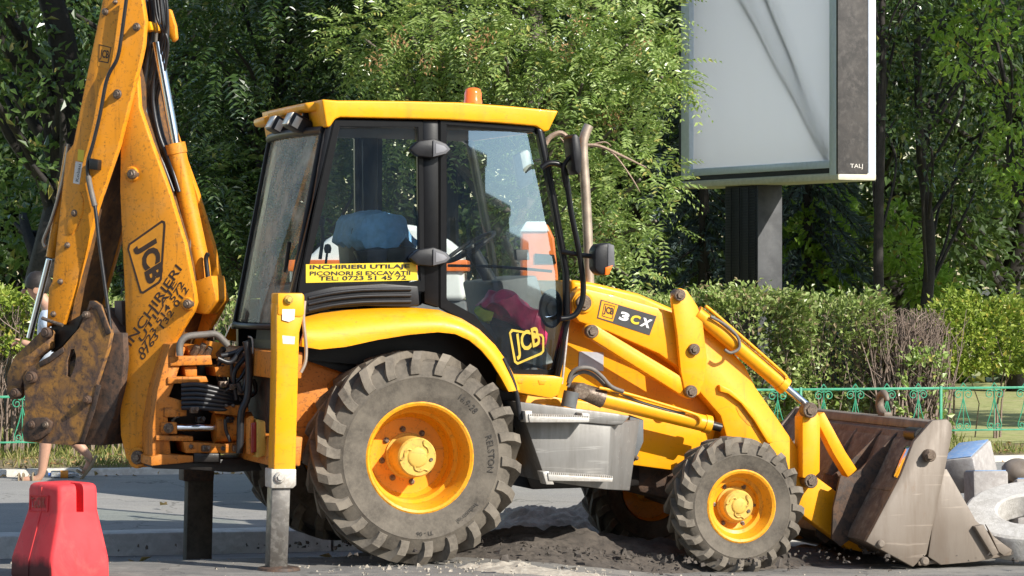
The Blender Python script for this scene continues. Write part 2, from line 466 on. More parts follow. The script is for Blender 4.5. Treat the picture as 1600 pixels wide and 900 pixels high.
def strip(name, v0, v1, u0, u1, du, dv, zf, mat, kind='structure'):
    """a sheet in street coordinates, heights from zf(X, v)"""
    us = np.arange(u0, u1 + 1e-6, du); vs = np.linspace(v0, v1, max(2, int(round((v1 - v0) / dv)) + 1))
    V = []
    for v in vs:
        for u in us:
            p = ST.world(u, v, 0); V.append((p.x, p.y, zf(p.x, v)))
    n = len(us); Fc = [(j * n + i, j * n + i + 1, (j + 1) * n + i + 1, (j + 1) * n + i) for j in range(len(vs) - 1) for i in range(n - 1)]
    return tag(np_mesh(name, np.array(V), np.array(Fc), mat, smooth=True), kind=kind)
from mathutils import noise as mn
g_ = MB(); g_.hull([(-400, -300, -.40), (400, -300, -.40), (400, 500, -.40), (-400, 500, -.40)], [(-400, -300, -.32), (400, -300, -.32), (400, 500, -.32), (-400, 500, -.32)])
tag(g_.build('ground', M['ground']), kind='structure')
def road_z(X, v):
    r = .006 * mn.noise((X * 1.3, v * 1.3, 0)) + .004 * mn.noise((X * 6, v * 6, 3))
    return ground_z(X, v) + r * sm(12, 16, v)
strip('road', 17.0, KERB_V, -9, 13, .06, .06, road_z, M['asphalt'])
strip('road', -60.0, 17.0, -60, 60, 2, 7.7, lambda X, v: ground_z(X, 17), M['asphalt'])
strip('path', PATH_V, FARK_V, -14, 16, .5, .4, lambda X, v: .0 + .105 * sm(PATH_V, FARK_V, v) + .003 * mn.noise((X, v, 1)), M['path_asphalt'])
strip('verge', FARK_V + .16, FENCE_V + .35, -14, 16, .25, .1, lambda X, v: .155 + .03 * mn.noise((X * 2, v * 3, 5)) + .03 * sm(27.7, 28.3, v), M['leaf_litter'])
strip('lawn', FENCE_V + .35, 75, -40, 45, 1.0, 1.0, lambda X, v: .17 + .04 * mn.noise((X * .5, v * .5, 5)), M['lawn'])
# kerb stones: each its own piece
def kerb_run(name, v0, depth, u0, u1, step, ztop, zbot, mat, hz=0.0):
    k = tag(empty(name), kind='structure')
    R = Matrix.Rotation(radians(14), 3, 'Z'); proto = None
    u = u0
    while u < u1:
        L = step
        if proto is None:
            b = MB(); b.box((0, 0, (ztop - zbot) / 2), (L - .014, depth, ztop - zbot), .014)
            proto = o = b.build('kerb_stone', mat, k)
        else:
            o = proto.copy(); COL.objects.link(o); o.parent = k
        p = ST.world(u + L / 2, v0 + depth / 2, 0)
        o.location = (p.x + random.uniform(-.004, .004), p.y + random.uniform(-.006, .006), zbot + random.uniform(-.005, .005))
        o.rotation_euler = (random.uniform(-.008, .008), random.uniform(-.004, .004), radians(14) + random.uniform(-.004, .004))
        u += L
    return k
kerb_run('kerb', KERB_V, .33, -2.6, 9.0, .98, .005, -.40, M['kerb'])
kerb_run('kerb', FARK_V, .155, -2.0, 14.0, 1.0, .165, -.3, M['white_kerb'])

# dug soil heaped between the wheels and pale sand behind it
def heap(name, c, rx, ry, h, n, mat, seed, deg=14, rough=.35):
    V = []; 
    fr = Frame(c[0], c[1], deg)
    for j in range(n + 1):
        for i in range(n + 1):
            a, b = -1 + 2 * i / n, -1 + 2 * j / n
            p = fr.world(a * rx, b * ry, 0)
            d = sqrt(a * a + b * b)
            k = max(0, 1 - d * d * (1 + .3 * mn.noise((p.x * 2, p.y * 2, seed))))
            q = mn.fractal((p.x * 2.2 + seed, p.y * 2.2, seed), .7, 2.1, 5)
            q2 = abs(mn.noise((p.x * 9, p.y * 9, seed))) + .5 * abs(mn.noise((p.x * 22, p.y * 22, seed)))
            z = h * k * (1 + rough * q) + .022 * q2 * min(1, k * 4)
            st = ST.inv(p.x, p.y, 0)
            V.append((p.x, p.y, ground_z(p.x, min(st.y, 22.2)) - .03 + z))
    Fc = [(j * (n + 1) + i, j * (n + 1) + i + 1, (j + 1) * (n + 1) + i + 1, (j + 1) * (n + 1) + i) for j in range(n) for i in range(n)]
    return tag(np_mesh(name, np.array(V), np.array(Fc), mat, smooth=True), kind='structure')
heap('soil_heap', (.55, 21.5), 1.75, 1.0, .20, 120, M['soil'], 3)
heap('soil_heap', (2.1, 22.0), 1.2, .8, .13, 80, M['soil'], 9)
heap('sand_heap', (.30, 23.1), 1.5, .85, .30, 110, M['sand'], 5)
heap('sand_heap', (.62, 19.85), 1.15, .34, .05, 90, M['sand'], 12, rough=.8)
heap('sand_heap', (-.05, 19.95), .5, .22, .045, 50, M['sand'], 15, rough=.8)

def scatter_stones(name, n, cx, cy, rx, ry, s0, s1, mat, zf, seed):
    r = np.random.default_rng(seed); V = []; Q = []
    base = np.array([(-1, -1, -1), (1, -1, -1), (1, 1, -1), (-1, 1, -1), (-.8, -.8, 1), (.8, -.8, 1), (.8, .8, 1), (-.8, .8, 1)], float)
    fq = np.array([(0, 1, 5, 4), (1, 2, 6, 5), (2, 3, 7, 6), (3, 0, 4, 7), (4, 5, 6, 7)])
    for i in range(n):
        a = r.normal(0, .5, 2); x, y = cx + a[0] * rx, cy + a[1] * ry
        s = r.uniform(s0, s1) * (1 if r.random() < .9 else 1.8)
        p = base * s * r.uniform(.4, 1.2, 3) * .5 * np.where(base[:, 2:3] > 0, r.uniform(.3, .9), 1) + r.normal(0, .2 * s, (8, 3)); th = r.uniform(0, 6.28)
        c, q = cos(th), sin(th); p = np.stack([p[:, 0] * c - p[:, 1] * q, p[:, 0] * q + p[:, 1] * c, p[:, 2]], 1)
        p += (x, y, zf(x, y) + s * .15); Q.append(fq + len(V) * 8); V.append(p)
    return tag(np_mesh(name, np.concatenate(V), np.concatenate(Q), mat), kind='stuff')
gz = lambda x, y: ground_z(x, ST.inv(x, y, 0).y)
scatter_stones('rubble', 900, .6, 19.9, 1.6, .5, .005, .022, M['sand'], gz, 1)
scatter_stones('rubble', 900, .7, 21.2, 2.2, 1.2, .006, .028, M['soil'], lambda x, y: gz(x, y) + .10, 2)
scatter_stones('gravel', 500, -1.0, 20.4, 6, 1.6, .004, .014, M['sand'], gz, 3)

# ------------------------------------------------------------------ leaves
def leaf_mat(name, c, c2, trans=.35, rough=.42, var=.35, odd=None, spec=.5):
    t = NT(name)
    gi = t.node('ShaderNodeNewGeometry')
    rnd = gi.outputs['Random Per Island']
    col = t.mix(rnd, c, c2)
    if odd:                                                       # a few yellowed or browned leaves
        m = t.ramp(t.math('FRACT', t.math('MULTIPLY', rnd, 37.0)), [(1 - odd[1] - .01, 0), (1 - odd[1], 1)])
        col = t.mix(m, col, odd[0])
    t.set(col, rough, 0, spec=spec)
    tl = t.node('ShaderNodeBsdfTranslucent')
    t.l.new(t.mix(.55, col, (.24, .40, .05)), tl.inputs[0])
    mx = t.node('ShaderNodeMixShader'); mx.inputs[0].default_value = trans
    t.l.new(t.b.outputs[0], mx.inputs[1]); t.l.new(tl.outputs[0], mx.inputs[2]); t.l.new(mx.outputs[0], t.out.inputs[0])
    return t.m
M['leaf_bright'] = leaf_mat('sunny_leaf', (.19, .29, .055), (.42, .51, .19), odd=((.50, .46, .14), .05), trans=.36, rough=.30, spec=.7)  # lit copy of the leaf, sunlight put into its pale colour
M['leaf_dark'] = leaf_mat('shaded_leaf', (.024, .052, .014), (.060, .108, .028), odd=((.20, .20, .06), .02), trans=.2, rough=.27, spec=.8)  # shaded copy of the leaf, darkness of the shade put into its colour
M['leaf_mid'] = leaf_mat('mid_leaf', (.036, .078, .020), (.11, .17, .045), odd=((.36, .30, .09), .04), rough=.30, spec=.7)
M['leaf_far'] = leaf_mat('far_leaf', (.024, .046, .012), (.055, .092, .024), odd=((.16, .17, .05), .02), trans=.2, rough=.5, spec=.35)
M['leaf_lime'] = leaf_mat('lime_leaf', (.16, .30, .03), (.32, .46, .07), trans=.45, odd=((.36, .27, .05), .03))
M['leaf_hedge'] = leaf_mat('hedge_leaf', (.17, .25, .05), (.42, .47, .19), odd=((.30, .23, .13), .12), trans=.28, rough=.36)
M['leaf_yellowgreen'] = leaf_mat('yellow_green_leaf', (.18, .26, .03), (.38, .44, .08), odd=((.46, .40, .08), .08), trans=.35)
M['needle'] = leaf_mat('blue_needle', (.035, .062, .058), (.07, .105, .10), trans=.1, rough=.6)
M['seed'] = leaf_mat('seed_cluster', (.34, .17, .08), (.46, .27, .12), trans=.3, rough=.7)
M['grass'] = leaf_mat('grass_blade', (.13, .17, .03), (.26, .25, .07), odd=((.38, .31, .13), .25), trans=.3, rough=.6)
M['dry_leaf'] = leaf_mat('dry_leaf', (.22, .12, .05), (.36, .24, .10), trans=.1, rough=.8)
M['bark'] = rusty('dark_bark', (.020, .017, .015), (.034, .029, .025), (.012, .010, .009), rough=.9, scale=10, bump=.8)
M['bark_grey'] = rusty('grey_bark', (.13, .105, .085), (.17, .145, .12), (.08, .065, .05), rough=.9, scale=12, bump=.8)
M['twig'] = rusty('dry_twig', (.20, .145, .115), (.27, .205, .165), (.13, .09, .07), rough=.85, scale=16, bump=.4)
M['branch_pink'] = rusty('pinkish_branch', (.32, .22, .155), (.24, .165, .12), (.38, .28, .21), rough=.8, scale=12, bump=.3)

def unit(v): return v / np.maximum(np.linalg.norm(v, axis=-1, keepdims=True), 1e-9)
def simple_leaves(P, D, N, L, wr=.5, fold=.18):
    """one pointed, folded leaf per point; P base, D direction, N normal, L length"""
    D = unit(D); S = unit(np.cross(D, N)); N2 = np.cross(S, D); L = L[:, None]
    V = np.stack([P, P + D * L * .42 + S * L * wr * .5 + N2 * L * fold, P + D * L, P + D * L * .42 - S * L * wr * .5 + N2 * L * fold], 1).reshape(-1, 3)
    return V, np.arange(len(V)).reshape(-1, 4)
def pinnate(P, D, L, r, pairs=8, lw=.32, droop=.35, ll=.26):
    """compound leaves: leaflets in pairs along a drooping stalk"""
    n = len(P); D = unit(D)
    up = np.tile((0, 0, 1.0), (n, 1)) + r.normal(0, .25, (n, 3)); S = unit(np.cross(D, up)); N = np.cross(S, D)
    out = []
    for k in range(pairs):
        t = .22 + .78 * k / (pairs - 1)
        base = P + D * (L * t)[:, None] - np.array((0, 0, 1.0)) * (L * droop * t * t)[:, None]
        d2 = unit(D - np.array((0, 0, 1.0)) * (2 * droop * t))
        sz = L * ll * (1 - .45 * t ** 3)
        for sg in (-1, 1):
            dd = unit(S * sg * .9 + d2 * .45 - N * r.uniform(-.05, .45, (n, 1)))
            out.append(simple_leaves(base, dd, N + r.normal(0, .3, (n, 3)), sz * r.uniform(.8, 1.15, n), lw, .10))
    V = np.concatenate([o[0] for o in out]); return V, np.arange(len(V)).reshape(-1, 4)
def clump_points(r, clumps, per, shell=.55):
    """points spread through the outer part of leaf clumps, with outward directions"""
    C = np.array([c[:3] for c in clumps]); R = np.array([c[3] for c in clumps]); sq = np.array([c[4] if len(c) > 4 else .8 for c in clumps])
    w_ = R ** 2; idx = r.choice(len(C), per, p=w_ / w_.sum())
    d = unit(r.normal(0, 1, (per, 3))); rad = (shell + (1 - shell) * r.random(per) ** .6)
    off = d * (R[idx] * rad)[:, None]; off[:, 2] *= sq[idx]
    return C[idx] + off, d
def grow_clumps(r, c, rad, n, size):
    """random clumps filling an ellipsoid crown"""
    out = []
    for _ in range(n):
        d = unit(r.normal(0, 1, 3)); q = r.random() ** .4
        out.append((c[0] + d[0] * rad[0] * q, c[1] + d[1] * rad[1] * q, c[2] + d[2] * rad[2] * q, r.uniform(*size), r.uniform(.6, .9)))
    return out
def limb_mesh(r, base, clumps, r0, bend=.15, top=None, mat=None, name='trunk', parent=None, seg=8):
    """tapered trunk with limbs reaching into the clumps"""
    mb = MB(); base = Vector(base)
    cz = sum(c[2] for c in clumps) / len(clumps); cxm = sum(c[0] for c in clumps) / len(clumps); cym = sum(c[1] for c in clumps) / len(clumps)
    top = Vector(top) if top else Vector((cxm, cym, cz + .5))
    P = []; 
    for k in range(7):
        t = k / 6; p = base.lerp(top, t); p += Vector((r.normal(0, bend), r.normal(0, bend), 0)) * (sin(pi * t)); P.append(p)
    mb.tube(P, [r0 * (1.25 if k == 0 else 1) * (1 - .75 * k / 6) for k in range(7)], seg)
    for c in clumps[::max(1, len(clumps) // 40)]:
        e = Vector(c[:3]); t = min(.95, max(.25, (e.z - base.z) / max(.1, top.z - base.z) - .22)); i = int(t * 6); s = P[i].lerp(P[min(6, i + 1)], t * 6 - i)
        m = s.lerp(e, .5) + Vector((r.normal(0, .12), r.normal(0, .12), r.uniform(0, .25)))
        mb.tube([s, m, e], [r0 * .34 * (1 - .5 * t), r0 * .2, r0 * .06 + .004], 6)
    return mb.build(name, mat or M['bark'], parent, angle=60)
def tree(label, base, clumps, n, leaf, mat, r0=.12, seed=0, kind='simple', name='tree', group=None, top=None, bark=None, wr=.5, bend=.15, pairs=7, droop=.4, shell=.5, ll=.26, lw=.32):
    r = np.random.default_rng(seed)
    root = tag(empty(name, None, base), label, 'tree', group)
    P, d = clump_points(r, clumps, n, shell)
    D = unit(d + r.normal(0, .55, (n, 3)) + np.array((0, 0, -.15))); L = r.uniform(*leaf, n)
    if kind == 'pinnate': V, Q = pinnate(P, D, L, r, pairs, lw, droop, ll)
    else: V, Q = simple_leaves(P, D, unit(d * .6 + np.array((0, 0, .8)) + r.normal(0, .45, (n, 3))), L, wr)
    np_mesh('crown', V - np.array(base), Q, M[mat], root)
    b = Vector(base)
    tr = limb_mesh(r, (0, 0, -.1), [(c[0] - b.x, c[1] - b.y, c[2] - b.z, *c[3:]) for c in clumps], r0, bend, (top[0] - b.x, top[1] - b.y, top[2] - b.z) if top else None, M[bark or 'bark'], 'trunk', root)
    return root
def at(px, py, Y): return ((px - CX) / F * Y, Y, H - (py - HY) * Y / F)
# ------------------------------------------------------------------ the backhoe loader
mach = tag(empty('backhoe_loader', None, (MF.o[0], MF.o[1], 0), radians(MF.deg)),
           'yellow backhoe loader with raised digging arm, glass cab and front bucket, parked along the kerb', 'backhoe loader')
def b2m(x, y, z): return MF.inv(*BF.world(x, y, z))
def idm(x, y, z): return (x, y, z)

def pts_at(fr, pts, y): return [fr.px(a, b, y) for a, b in pts]
def plate(name, pts, y0, y1, mat, parent=None, bevel=.008, fr=MF, yt=None, seg=2):
    fn = b2m if fr is BF else idm
    return MB().prism(pts_at(fr, pts, y0 if yt is None else yt), y0, y1, bevel, seg, fn).build(name, M[mat], parent or mach)
def pin(name, c, r, y0, y1, mat='pin', parent=None, fr=MF, hole=True):
    """a pin head at photo pixel c, r pixels across its half width, facing the viewer"""
    x, z = fr.px(*c, y0); R = r / 245
    mb = MB(); mb.disc((x, z), R, y0, y1)
    mb.disc((x, z), R * .62, y0 - .012, y0 + .002, .003, 6 if hole else 20)
    return mb.build(name, M[mat], parent or mach, fn=b2m if fr is BF else None)
def tubep(name, pts, y, r, mat, parent=None, fr=MF, smooth=True, seg=10):
    """a hose, pipe or rod through photo pixels (px, py[, y])"""
    P = []
    for p in pts:
        yy = p[2] if len(p) > 2 else y
        x, z = fr.px(p[0], p[1], yy); P.append((x, yy, z))
    return MB().tube(P, r, seg, smooth).build(name, M[mat], parent or mach, fn=b2m if fr is BF else None, angle=60)
def mbtube(mb, pts, y, r, fr=MF, smooth=True, seg=8):
    P = []
    for p in pts:
        yy = p[2] if len(p) > 2 else y
        x, z = fr.px(p[0], p[1], yy); P.append((x, yy, z))
    mb.tube(P, r, seg, smooth)

# ---------------------------------------------------------------- wheels
def tyre_mesh(R, Rr, W, nlug, lug_h, text_r=None):
    """carcass with chevron lugs; axis along y, outer side towards -y"""
    mb = MB()
    h = W / 2; Rt = R - lug_h
    prof = [(Rr, -h * .78), (Rr + .012, -h * .86), (Rr + .028, -h * .88), (Rr + (Rt - Rr) * .3, -h * .97), (Rr + (Rt - Rr) * .55, -h),
            (Rr + (Rt - Rr) * .60, -h * 1.03), (Rr + (Rt - Rr) * .64, -h * .995), (Rr + (Rt - Rr) * .82, -h * .94), (Rt - .02, -h * .84), (Rt, -h * .6), (Rt + .006, 0)]
    prof += [(r, -y) for r, y in prof[-2::-1]]
    mb.lathe(prof, (0, 0, 0), (0, 1, 0), 72, closed=True)
    mb.n_carcass = len(mb.bm.faces)
    def surf(t):
        """point on the carcass and outward normal along a lug, t = 0 at the sidewall, 1 past the middle"""
        key = [(0, Rr + (Rt - Rr) * .66, -h * .985, -1, .35), (.18, Rr + (Rt - Rr) * .88, -h * .93, -.85, .5), (.30, Rt, -h * .80, -.30, .95),
               (.62, Rt + .002, -h * .38, -.05, 1), (1, Rt + .004, h * .06, 0, 1)]
        for a, b in zip(key, key[1:]):
            if t <= b[0]:
                k = (t - a[0]) / (b[0] - a[0])
                return [a[i] + (b[i] - a[i]) * k for i in range(1, 5)]
        return key[-1][1:]
    ts = [0, .10, .20, .30, .5, .75, 1]
    bm = mb.bm
    for side in (-1, 1):
        for i in range(nlug):
            th0 = 2 * pi * (i + (0 if side < 0 else .5)) / nlug
            rows = []
            for t in ts:
                r, y, ny, nr = surf(t)
                th = th0 + max(0, t - .15) * .42 * (-1)
                hh = lug_h * (.35 + .65 * min(1, t / .25)) * (1.15 if .15 < t < .35 else 1)
                wb, wt = .031 * R / .72 + .010, .020 * R / .72 + .008
                if t > .3: wb *= .9; wt *= .9
                row = []
                for (wd, up) in ((-wb, -.012), (-wt, hh), (wt, hh), (wb, -.012)):
                    rr = r + nr * up; yy = y + ny * up
                    a = th + wd / r
                    row.append(bm.verts.new((rr * cos(a), yy * -side if side > 0 else yy, rr * sin(a))))
                rows.append(row)
            for a, b in zip(rows, rows[1:]):
                for k in range(3): bm.faces.new((a[k], a[k + 1], b[k + 1], b[k]))
            bm.faces.new(rows[0]); bm.faces.new(rows[-1][::-1])
    return mb

def arc_text(body, r, a0, size, mat, y, parent, flip=1, bold=.0):
    """raised lettering bent round the sidewall"""
    me, x0, x1, y0, y1 = text_mesh(body, bold)
    for v in me.vertices:
        u = (v.co.x - x0) * size; q = (v.co.y) * size
        a = a0 - u / r
        v.co = Vector(((r + q) * cos(a), y, (r + q) * sin(a)))
    me.materials.clear(); me.materials.append(mat); me.name = 'sidewall_lettering'
    return link(bpy.data.objects.new('sidewall_lettering', me), parent)

def make_wheel(R, W, Rf, nlug, lug_h, depth, hub_r, texts=(), seed=0):
    wh = empty('wheel', mach)
    tm = tyre_mesh(R, Rf - .012, W, nlug, lug_h); nc = tm.n_carcass
    ty = tm.build('tyre', M['tyre'], wh, angle=32)
    ty.data.materials.append(M['tyre_lug'])
    for p_ in ty.data.polygons:
        if p_.index >= nc: p_.material_index = 1
    h = W / 2
    y0 = -h * .84
    mb = MB()
    mb.lathe([(Rf - .014, y0 + .02), (Rf + .004, y0 + .006), (Rf + .008, y0 - .006), (Rf - .002, y0 - .012), (Rf - .018, y0 - .004), (Rf - .03, y0 + .03),
              (Rf - .05, y0 + depth * .55), (Rf - .072, y0 + depth * .62), (Rf - .080, y0 + depth * .9), (Rf - .105, y0 + depth), (Rf * .52, y0 + depth * 1.02), (hub_r * .9, y0 + depth * .98),
              (hub_r * .9, y0 + depth * 1.1), (Rf - .03, y0 + depth * 1.15), (Rf - .014, h * .84)], (0, 0, 0), (0, 1, 0), 64)
    mb.build('rim', M['rim_yellow'], wh, angle=30)
    hb = MB(); yh = y0 + depth
    cap = y0 + .055 * R / .68
    hb.lathe([(hub_r * 1.16, yh + .02), (hub_r * 1.16, yh - .012), (hub_r * 1.03, yh - .02), (hub_r, cap + .012), (hub_r - .010, cap), (hub_r * .52, cap), (hub_r * .48, cap - .006), (hub_r * .40, cap - .010), (0, cap - .010)],
             (0, 0, 0), (0, 1, 0), 40)
    for k in range(3):                                            # the curved ribs cast into the cap
        a = 2 * pi * k / 3 + .5
        P = [(hub_r * q * cos(a + d), cap - .003, hub_r * q * sin(a + d)) for q, d in ((.42, -.3), (.62, -.1), (.70, .25), (.70, .6), (.86, .75))]
        hb.tube(P, .006, 6)
    hb.build('hub', M['hub_yellow'], wh, angle=35)
    for k in range(8 if R > .6 else 6):
        n = 8 if R > .6 else 6
        a = 2 * pi * (k + .3) / n; rb = (hub_r + Rf * .62) / 2 if R > .6 else hub_r * 1.38
        b = MB()
        b.lathe([(0, -.016), (.011, -.016), (.013, .0)], (rb * cos(a), yh, rb * sin(a)), (0, 1, 0), 6)
        b.lathe([(.012, -.006), (.02, -.003), (.02, .004)], (rb * cos(a), yh, rb * sin(a)), (0, 1, 0), 12)
        b.build('wheel_nut', M['pin'], wh)
    vb = MB(); vb.tube([(hub_r * .72, cap - .008, -.01), (hub_r * .72, cap + .004, -.01)], .012, 8, False); vb.build('drain_plug', M['pin'], wh)
    for body, r, a0, size in texts:
        arc_text(body, r, a0, size, M['tyre_text'], -h * 1.0 - .004, wh)
    return wh

def place_wheel(wh, c, y):
    x, z = MF.px(*c, y); wh.location = (x, y, z); return wh
RW = make_wheel(.680, .42, .352, 22, .045, .29, .128,
                texts=(('16.9-28', .452, 1.05, .052), ('RELSTON', .452, .36, .056), ('Industrial', .46, -.62, .046), ('TI - 06', .47, -1.35, .04)))
place_wheel(RW, (644, 713), -.89)
RW.rotation_euler = (0, .06, 0)
rw_y, rw_z = RW.location.y, RW.location.z
w2 = copy_tree(RW, mach); w2.location = (RW.location.x, .89, RW.location.z); w2.rotation_euler = (0, .2, pi)
FW = make_wheel(.452, .30, .238, 20, .032, .14, .105)
place_wheel(FW, (1147, 789), -.84)
FW.rotation_euler = (0, .35, 0)
w4 = copy_tree(FW, mach); w4.location = (FW.location.x, .84, FW.location.z); w4.rotation_euler = (0, .8, pi)
ax = MB(); ax.tube([(RW.location.x, -.75, RW.location.z), (RW.location.x, .75, RW.location.z)], .10, 16, False)
ax.box((RW.location.x, 0, RW.location.z), (.34, .5, .34), .05); ax.build('rear_axle', M['dark_rust'], mach)
ax = MB(); ax.tube([(FW.location.x, -.72, FW.location.z), (FW.location.x, -.3, FW.location.z - .02), (FW.location.x, .3, FW.location.z - .02), (FW.location.x, .72, FW.location.z)], .075, 14, False)
ax.box((FW.location.x, 0, FW.location.z), (.26, .34, .26), .05); ax.build('front_axle', M['dark_rust'], mach)

# ---------------------------------------------------------------- chassis, bonnet, tower
plate('chassis_rail', [(470, 585), (800, 610), (1000, 640), (1120, 668), (1112, 698), (1050, 735), (990, 727), (800, 735), (640, 730), (470, 690)], -.50, .50, 'yellow', bevel=.012, yt=-.50)
plate('rear_side_panel', [(452, 555), (530, 555), (560, 600), (560, 720), (452, 720)], -.66, -.56, 'king_orange')
plate('tower_plate', [(872, 590), (886, 480), (903, 447), (962, 470), (1062, 520), (1138, 600), (1152, 690), (1118, 690), (1105, 672), (1000, 662), (940, 650), (870, 640)], -.46, -.40, 'yellow')
plate('bonnet', [(893, 437), (925, 441), (1000, 459), (1075, 492), (1140, 560), (1170, 640), (1165, 690), (1000, 700), (900, 640)], -.395, .42, 'yellow', bevel=.03, yt=-.4, seg=3)
plate('data_plate', [(905, 549), (943, 551), (943, 580), (904, 576)], -.466, -.462, 'plate_grey', bevel=0)
plate('front_casting', [(985, 728), (1060, 700), (1120, 690), (1200, 700), (1235, 740), (1210, 800), (1120, 800), (1000, 770)], -.34, .34, 'dark_rust', bevel=.03)
plate('belly_guard', [(800, 690), (1000, 700), (1000, 760), (830, 765)], -.38, .38, 'grease', bevel=.02)

# ---------------------------------------------------------------- fender and wheel arch
T = [(468, 497), (500, 489), (540, 484), (590, 481), (640, 480), (685, 484), (715, 495), (742, 512), (766, 536), (784, 562), (797, 588), (803, 606)]
B = [(468, 541), (500, 546), (540, 542), (590, 531), (640, 523), (685, 519), (712, 522), (734, 532), (752, 547), (768, 566), (783, 590), (795, 612)]
fm = MB(); rows = []
for t, b in zip(T, B):
    xt, zt = MF.px(*t, -.80); xb, zb = MF.px(*b, -1.08)
    L = lambda k, y: Vector((xt + (xb - xt) * k, y, zt + (zb - zt) * k))
    rows.append([fm.bm.verts.new(p) for p in (L(0, -.80), L(.10, -.93), L(.24, -1.02), L(.45, -1.07), L(.8, -1.085), L(1, -1.08), L(1, -1.06), L(.5, -1.03), L(.22, -.92), L(.14, -.78))])
for a, b in zip(rows, rows[1:]):
    for k in range(10): fm.bm.faces.new((a[k], a[(k + 1) % 10], b[(k + 1) % 10], b[k]))
fm.bm.faces.new(rows[0]); fm.bm.faces.new(rows[-1][::-1])
fender = fm.build('rear_fender', M['yellow'], mach, angle=50)
plate('wheel_arch', T + [(812, 655), (790, 700), (700, 700), (560, 590), (470, 560)], -.70, -.62, 'black', bevel=0, yt=-.70)
tubep('mudflap_edge', [(786, 560), (800, 592), (808, 620), (813, 656)], -1.06, .016, 'black_plastic')
far_f = copy_tree(fender, mach)                               # the fender of the far side
me = fender.data.copy(); me.transform(Matrix.Scale(-1, 4, (0, 1, 0))); me.flip_normals(); far_f.data = me

# ---------------------------------------------------------------- cab
YC = -.78
cabf = tag(empty('cab', mach))
def cab(name, pts, y0, y1, mat, bevel=.006, yt=None, parent=None): return plate(name, pts, y0, y1, mat, parent or cabf, bevel, yt=yt)
roof_p = [(503, 155), (528, 157), (560, 157), (640, 158), (720, 160), (800, 166), (873, 173), (866, 187), (858, 204), (850, 206), (838, 197), (780, 192), (700, 187), (620, 185), (532, 183), (524, 186), (516, 198), (510, 199)]
roof = plate('roof', roof_p, -.83, .83, 'yellow', cabf, .034, yt=-.83, seg=4)
xr, zr = MF.px(508, 157, -.83)
hood = MB()
hood.hull([(xr + .06, -.70, zr + .004), (xr + .06, .62, zr + .004), (xr - .085, .42, zr - .004), (xr - .085, -.62, zr - .004)],
          [(xr + .06, -.70, zr - .06), (xr + .06, .62, zr - .06), (xr - .07, .42, zr - .062), (xr - .07, -.62, zr - .062)], .022, 4)
hood.build('roof_hood', M['yellow'], roof)
vis = MB(); vis.hull([(xr, .50, zr - .02), (xr, .86, zr - .02), (xr - .09, .82, zr - .05), (xr - .08, .52, zr - .04)],
                     [(xr, .50, zr - .10), (xr, .86, zr - .10), (xr - .08, .80, zr - .10), (xr - .07, .52, zr - .10)], .02)
vis.build('roof_visor', M['yellow'], roof)
R3 = Matrix.Rotation(radians(28), 3, 'Y')
for yy in (-.42, .05):
    lm = MB(); lm.box((xr - .075, yy, zr - .135), (.15, .17, .10), .012, R3)
    lo = lm.build('work_lamp', M['black_plastic'], cabf)
    l2 = MB(); l2.box(Vector((xr - .075, yy, zr - .135)) + R3 @ Vector((-.078, 0, 0)), (.012, .15, .085), .003, R3); l2.build('lens', M['lens_white'], lo)
    l3 = MB(); l3.box(Vector((xr - .075, yy, zr - .135)) + R3 @ Vector((-.03, -.087, -.005)), (.045, .006, .075), .002, R3); l3.build('side_lens', M['lens_white'], lo)
    l4 = MB(); l4.box((xr - .02, yy, zr - .085), (.05, .03, .06), .004); l4.build('bracket', M['black_plastic'], lo)

door_in = [(697, 196), (832, 206), (838, 211), (858, 310), (880, 425), (881, 500), (862, 578), (795, 577), (772, 530), (740, 492), (697, 468)]
door_out = [(686, 189), (840, 199), (849, 204), (869, 308), (889, 425), (890, 500), (871, 589), (786, 589), (758, 537), (729, 505), (686, 481)]
quar_in = [(530, 199), (651, 200), (653, 410), (655, 438), (640, 441), (477, 441), (480, 425), (505, 318)]
quar_out = [(521, 187), (660, 190), (662, 412), (663, 456), (640, 457), (462, 471), (466, 440), (492, 316)]
def fn_cab(name, o, i, y0, y1, mat): 
    return MB().ring(pts_at(MF, o, YC), pts_at(MF, i, YC), y0, y1, .006).build(name, M[mat], cabf)
d1 = fn_cab('door_frame', door_out, door_in, -.80, -.755, 'black')
q1 = fn_cab('quarter_window_frame', quar_out, quar_in, -.80, -.755, 'black')
fn_cab('door_frame', door_out, door_in, .755, .80, 'black'); fn_cab('quarter_window_frame', quar_out, quar_in, .755, .80, 'black')
cab('pillar', [(660, 188), (686, 188), (687, 481), (663, 474)], -.79, -.70, 'black', .012)
cab('pillar', [(660, 188), (686, 188), (687, 481), (663, 474)], .70, .79, 'black', .012, yt=YC)
cab('rear_pillar', [(508, 202), (524, 186), (530, 200), (492, 318), (466, 442), (462, 472), (452, 472), (488, 318)], -.785, -.70, 'black', .012)
cab('rear_pillar', [(508, 202), (524, 186), (530, 200), (492, 318), (466, 442), (462, 520), (445, 520), (488, 318)], .70, .785, 'black', .012, yt=YC)
cab('front_pillar', [(839, 199), (849, 203), (870, 310), (890, 425), (891, 500), (872, 590), (866, 590), (884, 500), (883, 425), (862, 310)], -.84, -.80, 'black', .014)
cab('front_pillar', [(836, 199), (849, 203), (870, 310), (890, 425), (891, 500), (872, 590), (862, 590), (880, 500), (880, 425), (858, 310)], .74, .80, 'black', .014, yt=YC)
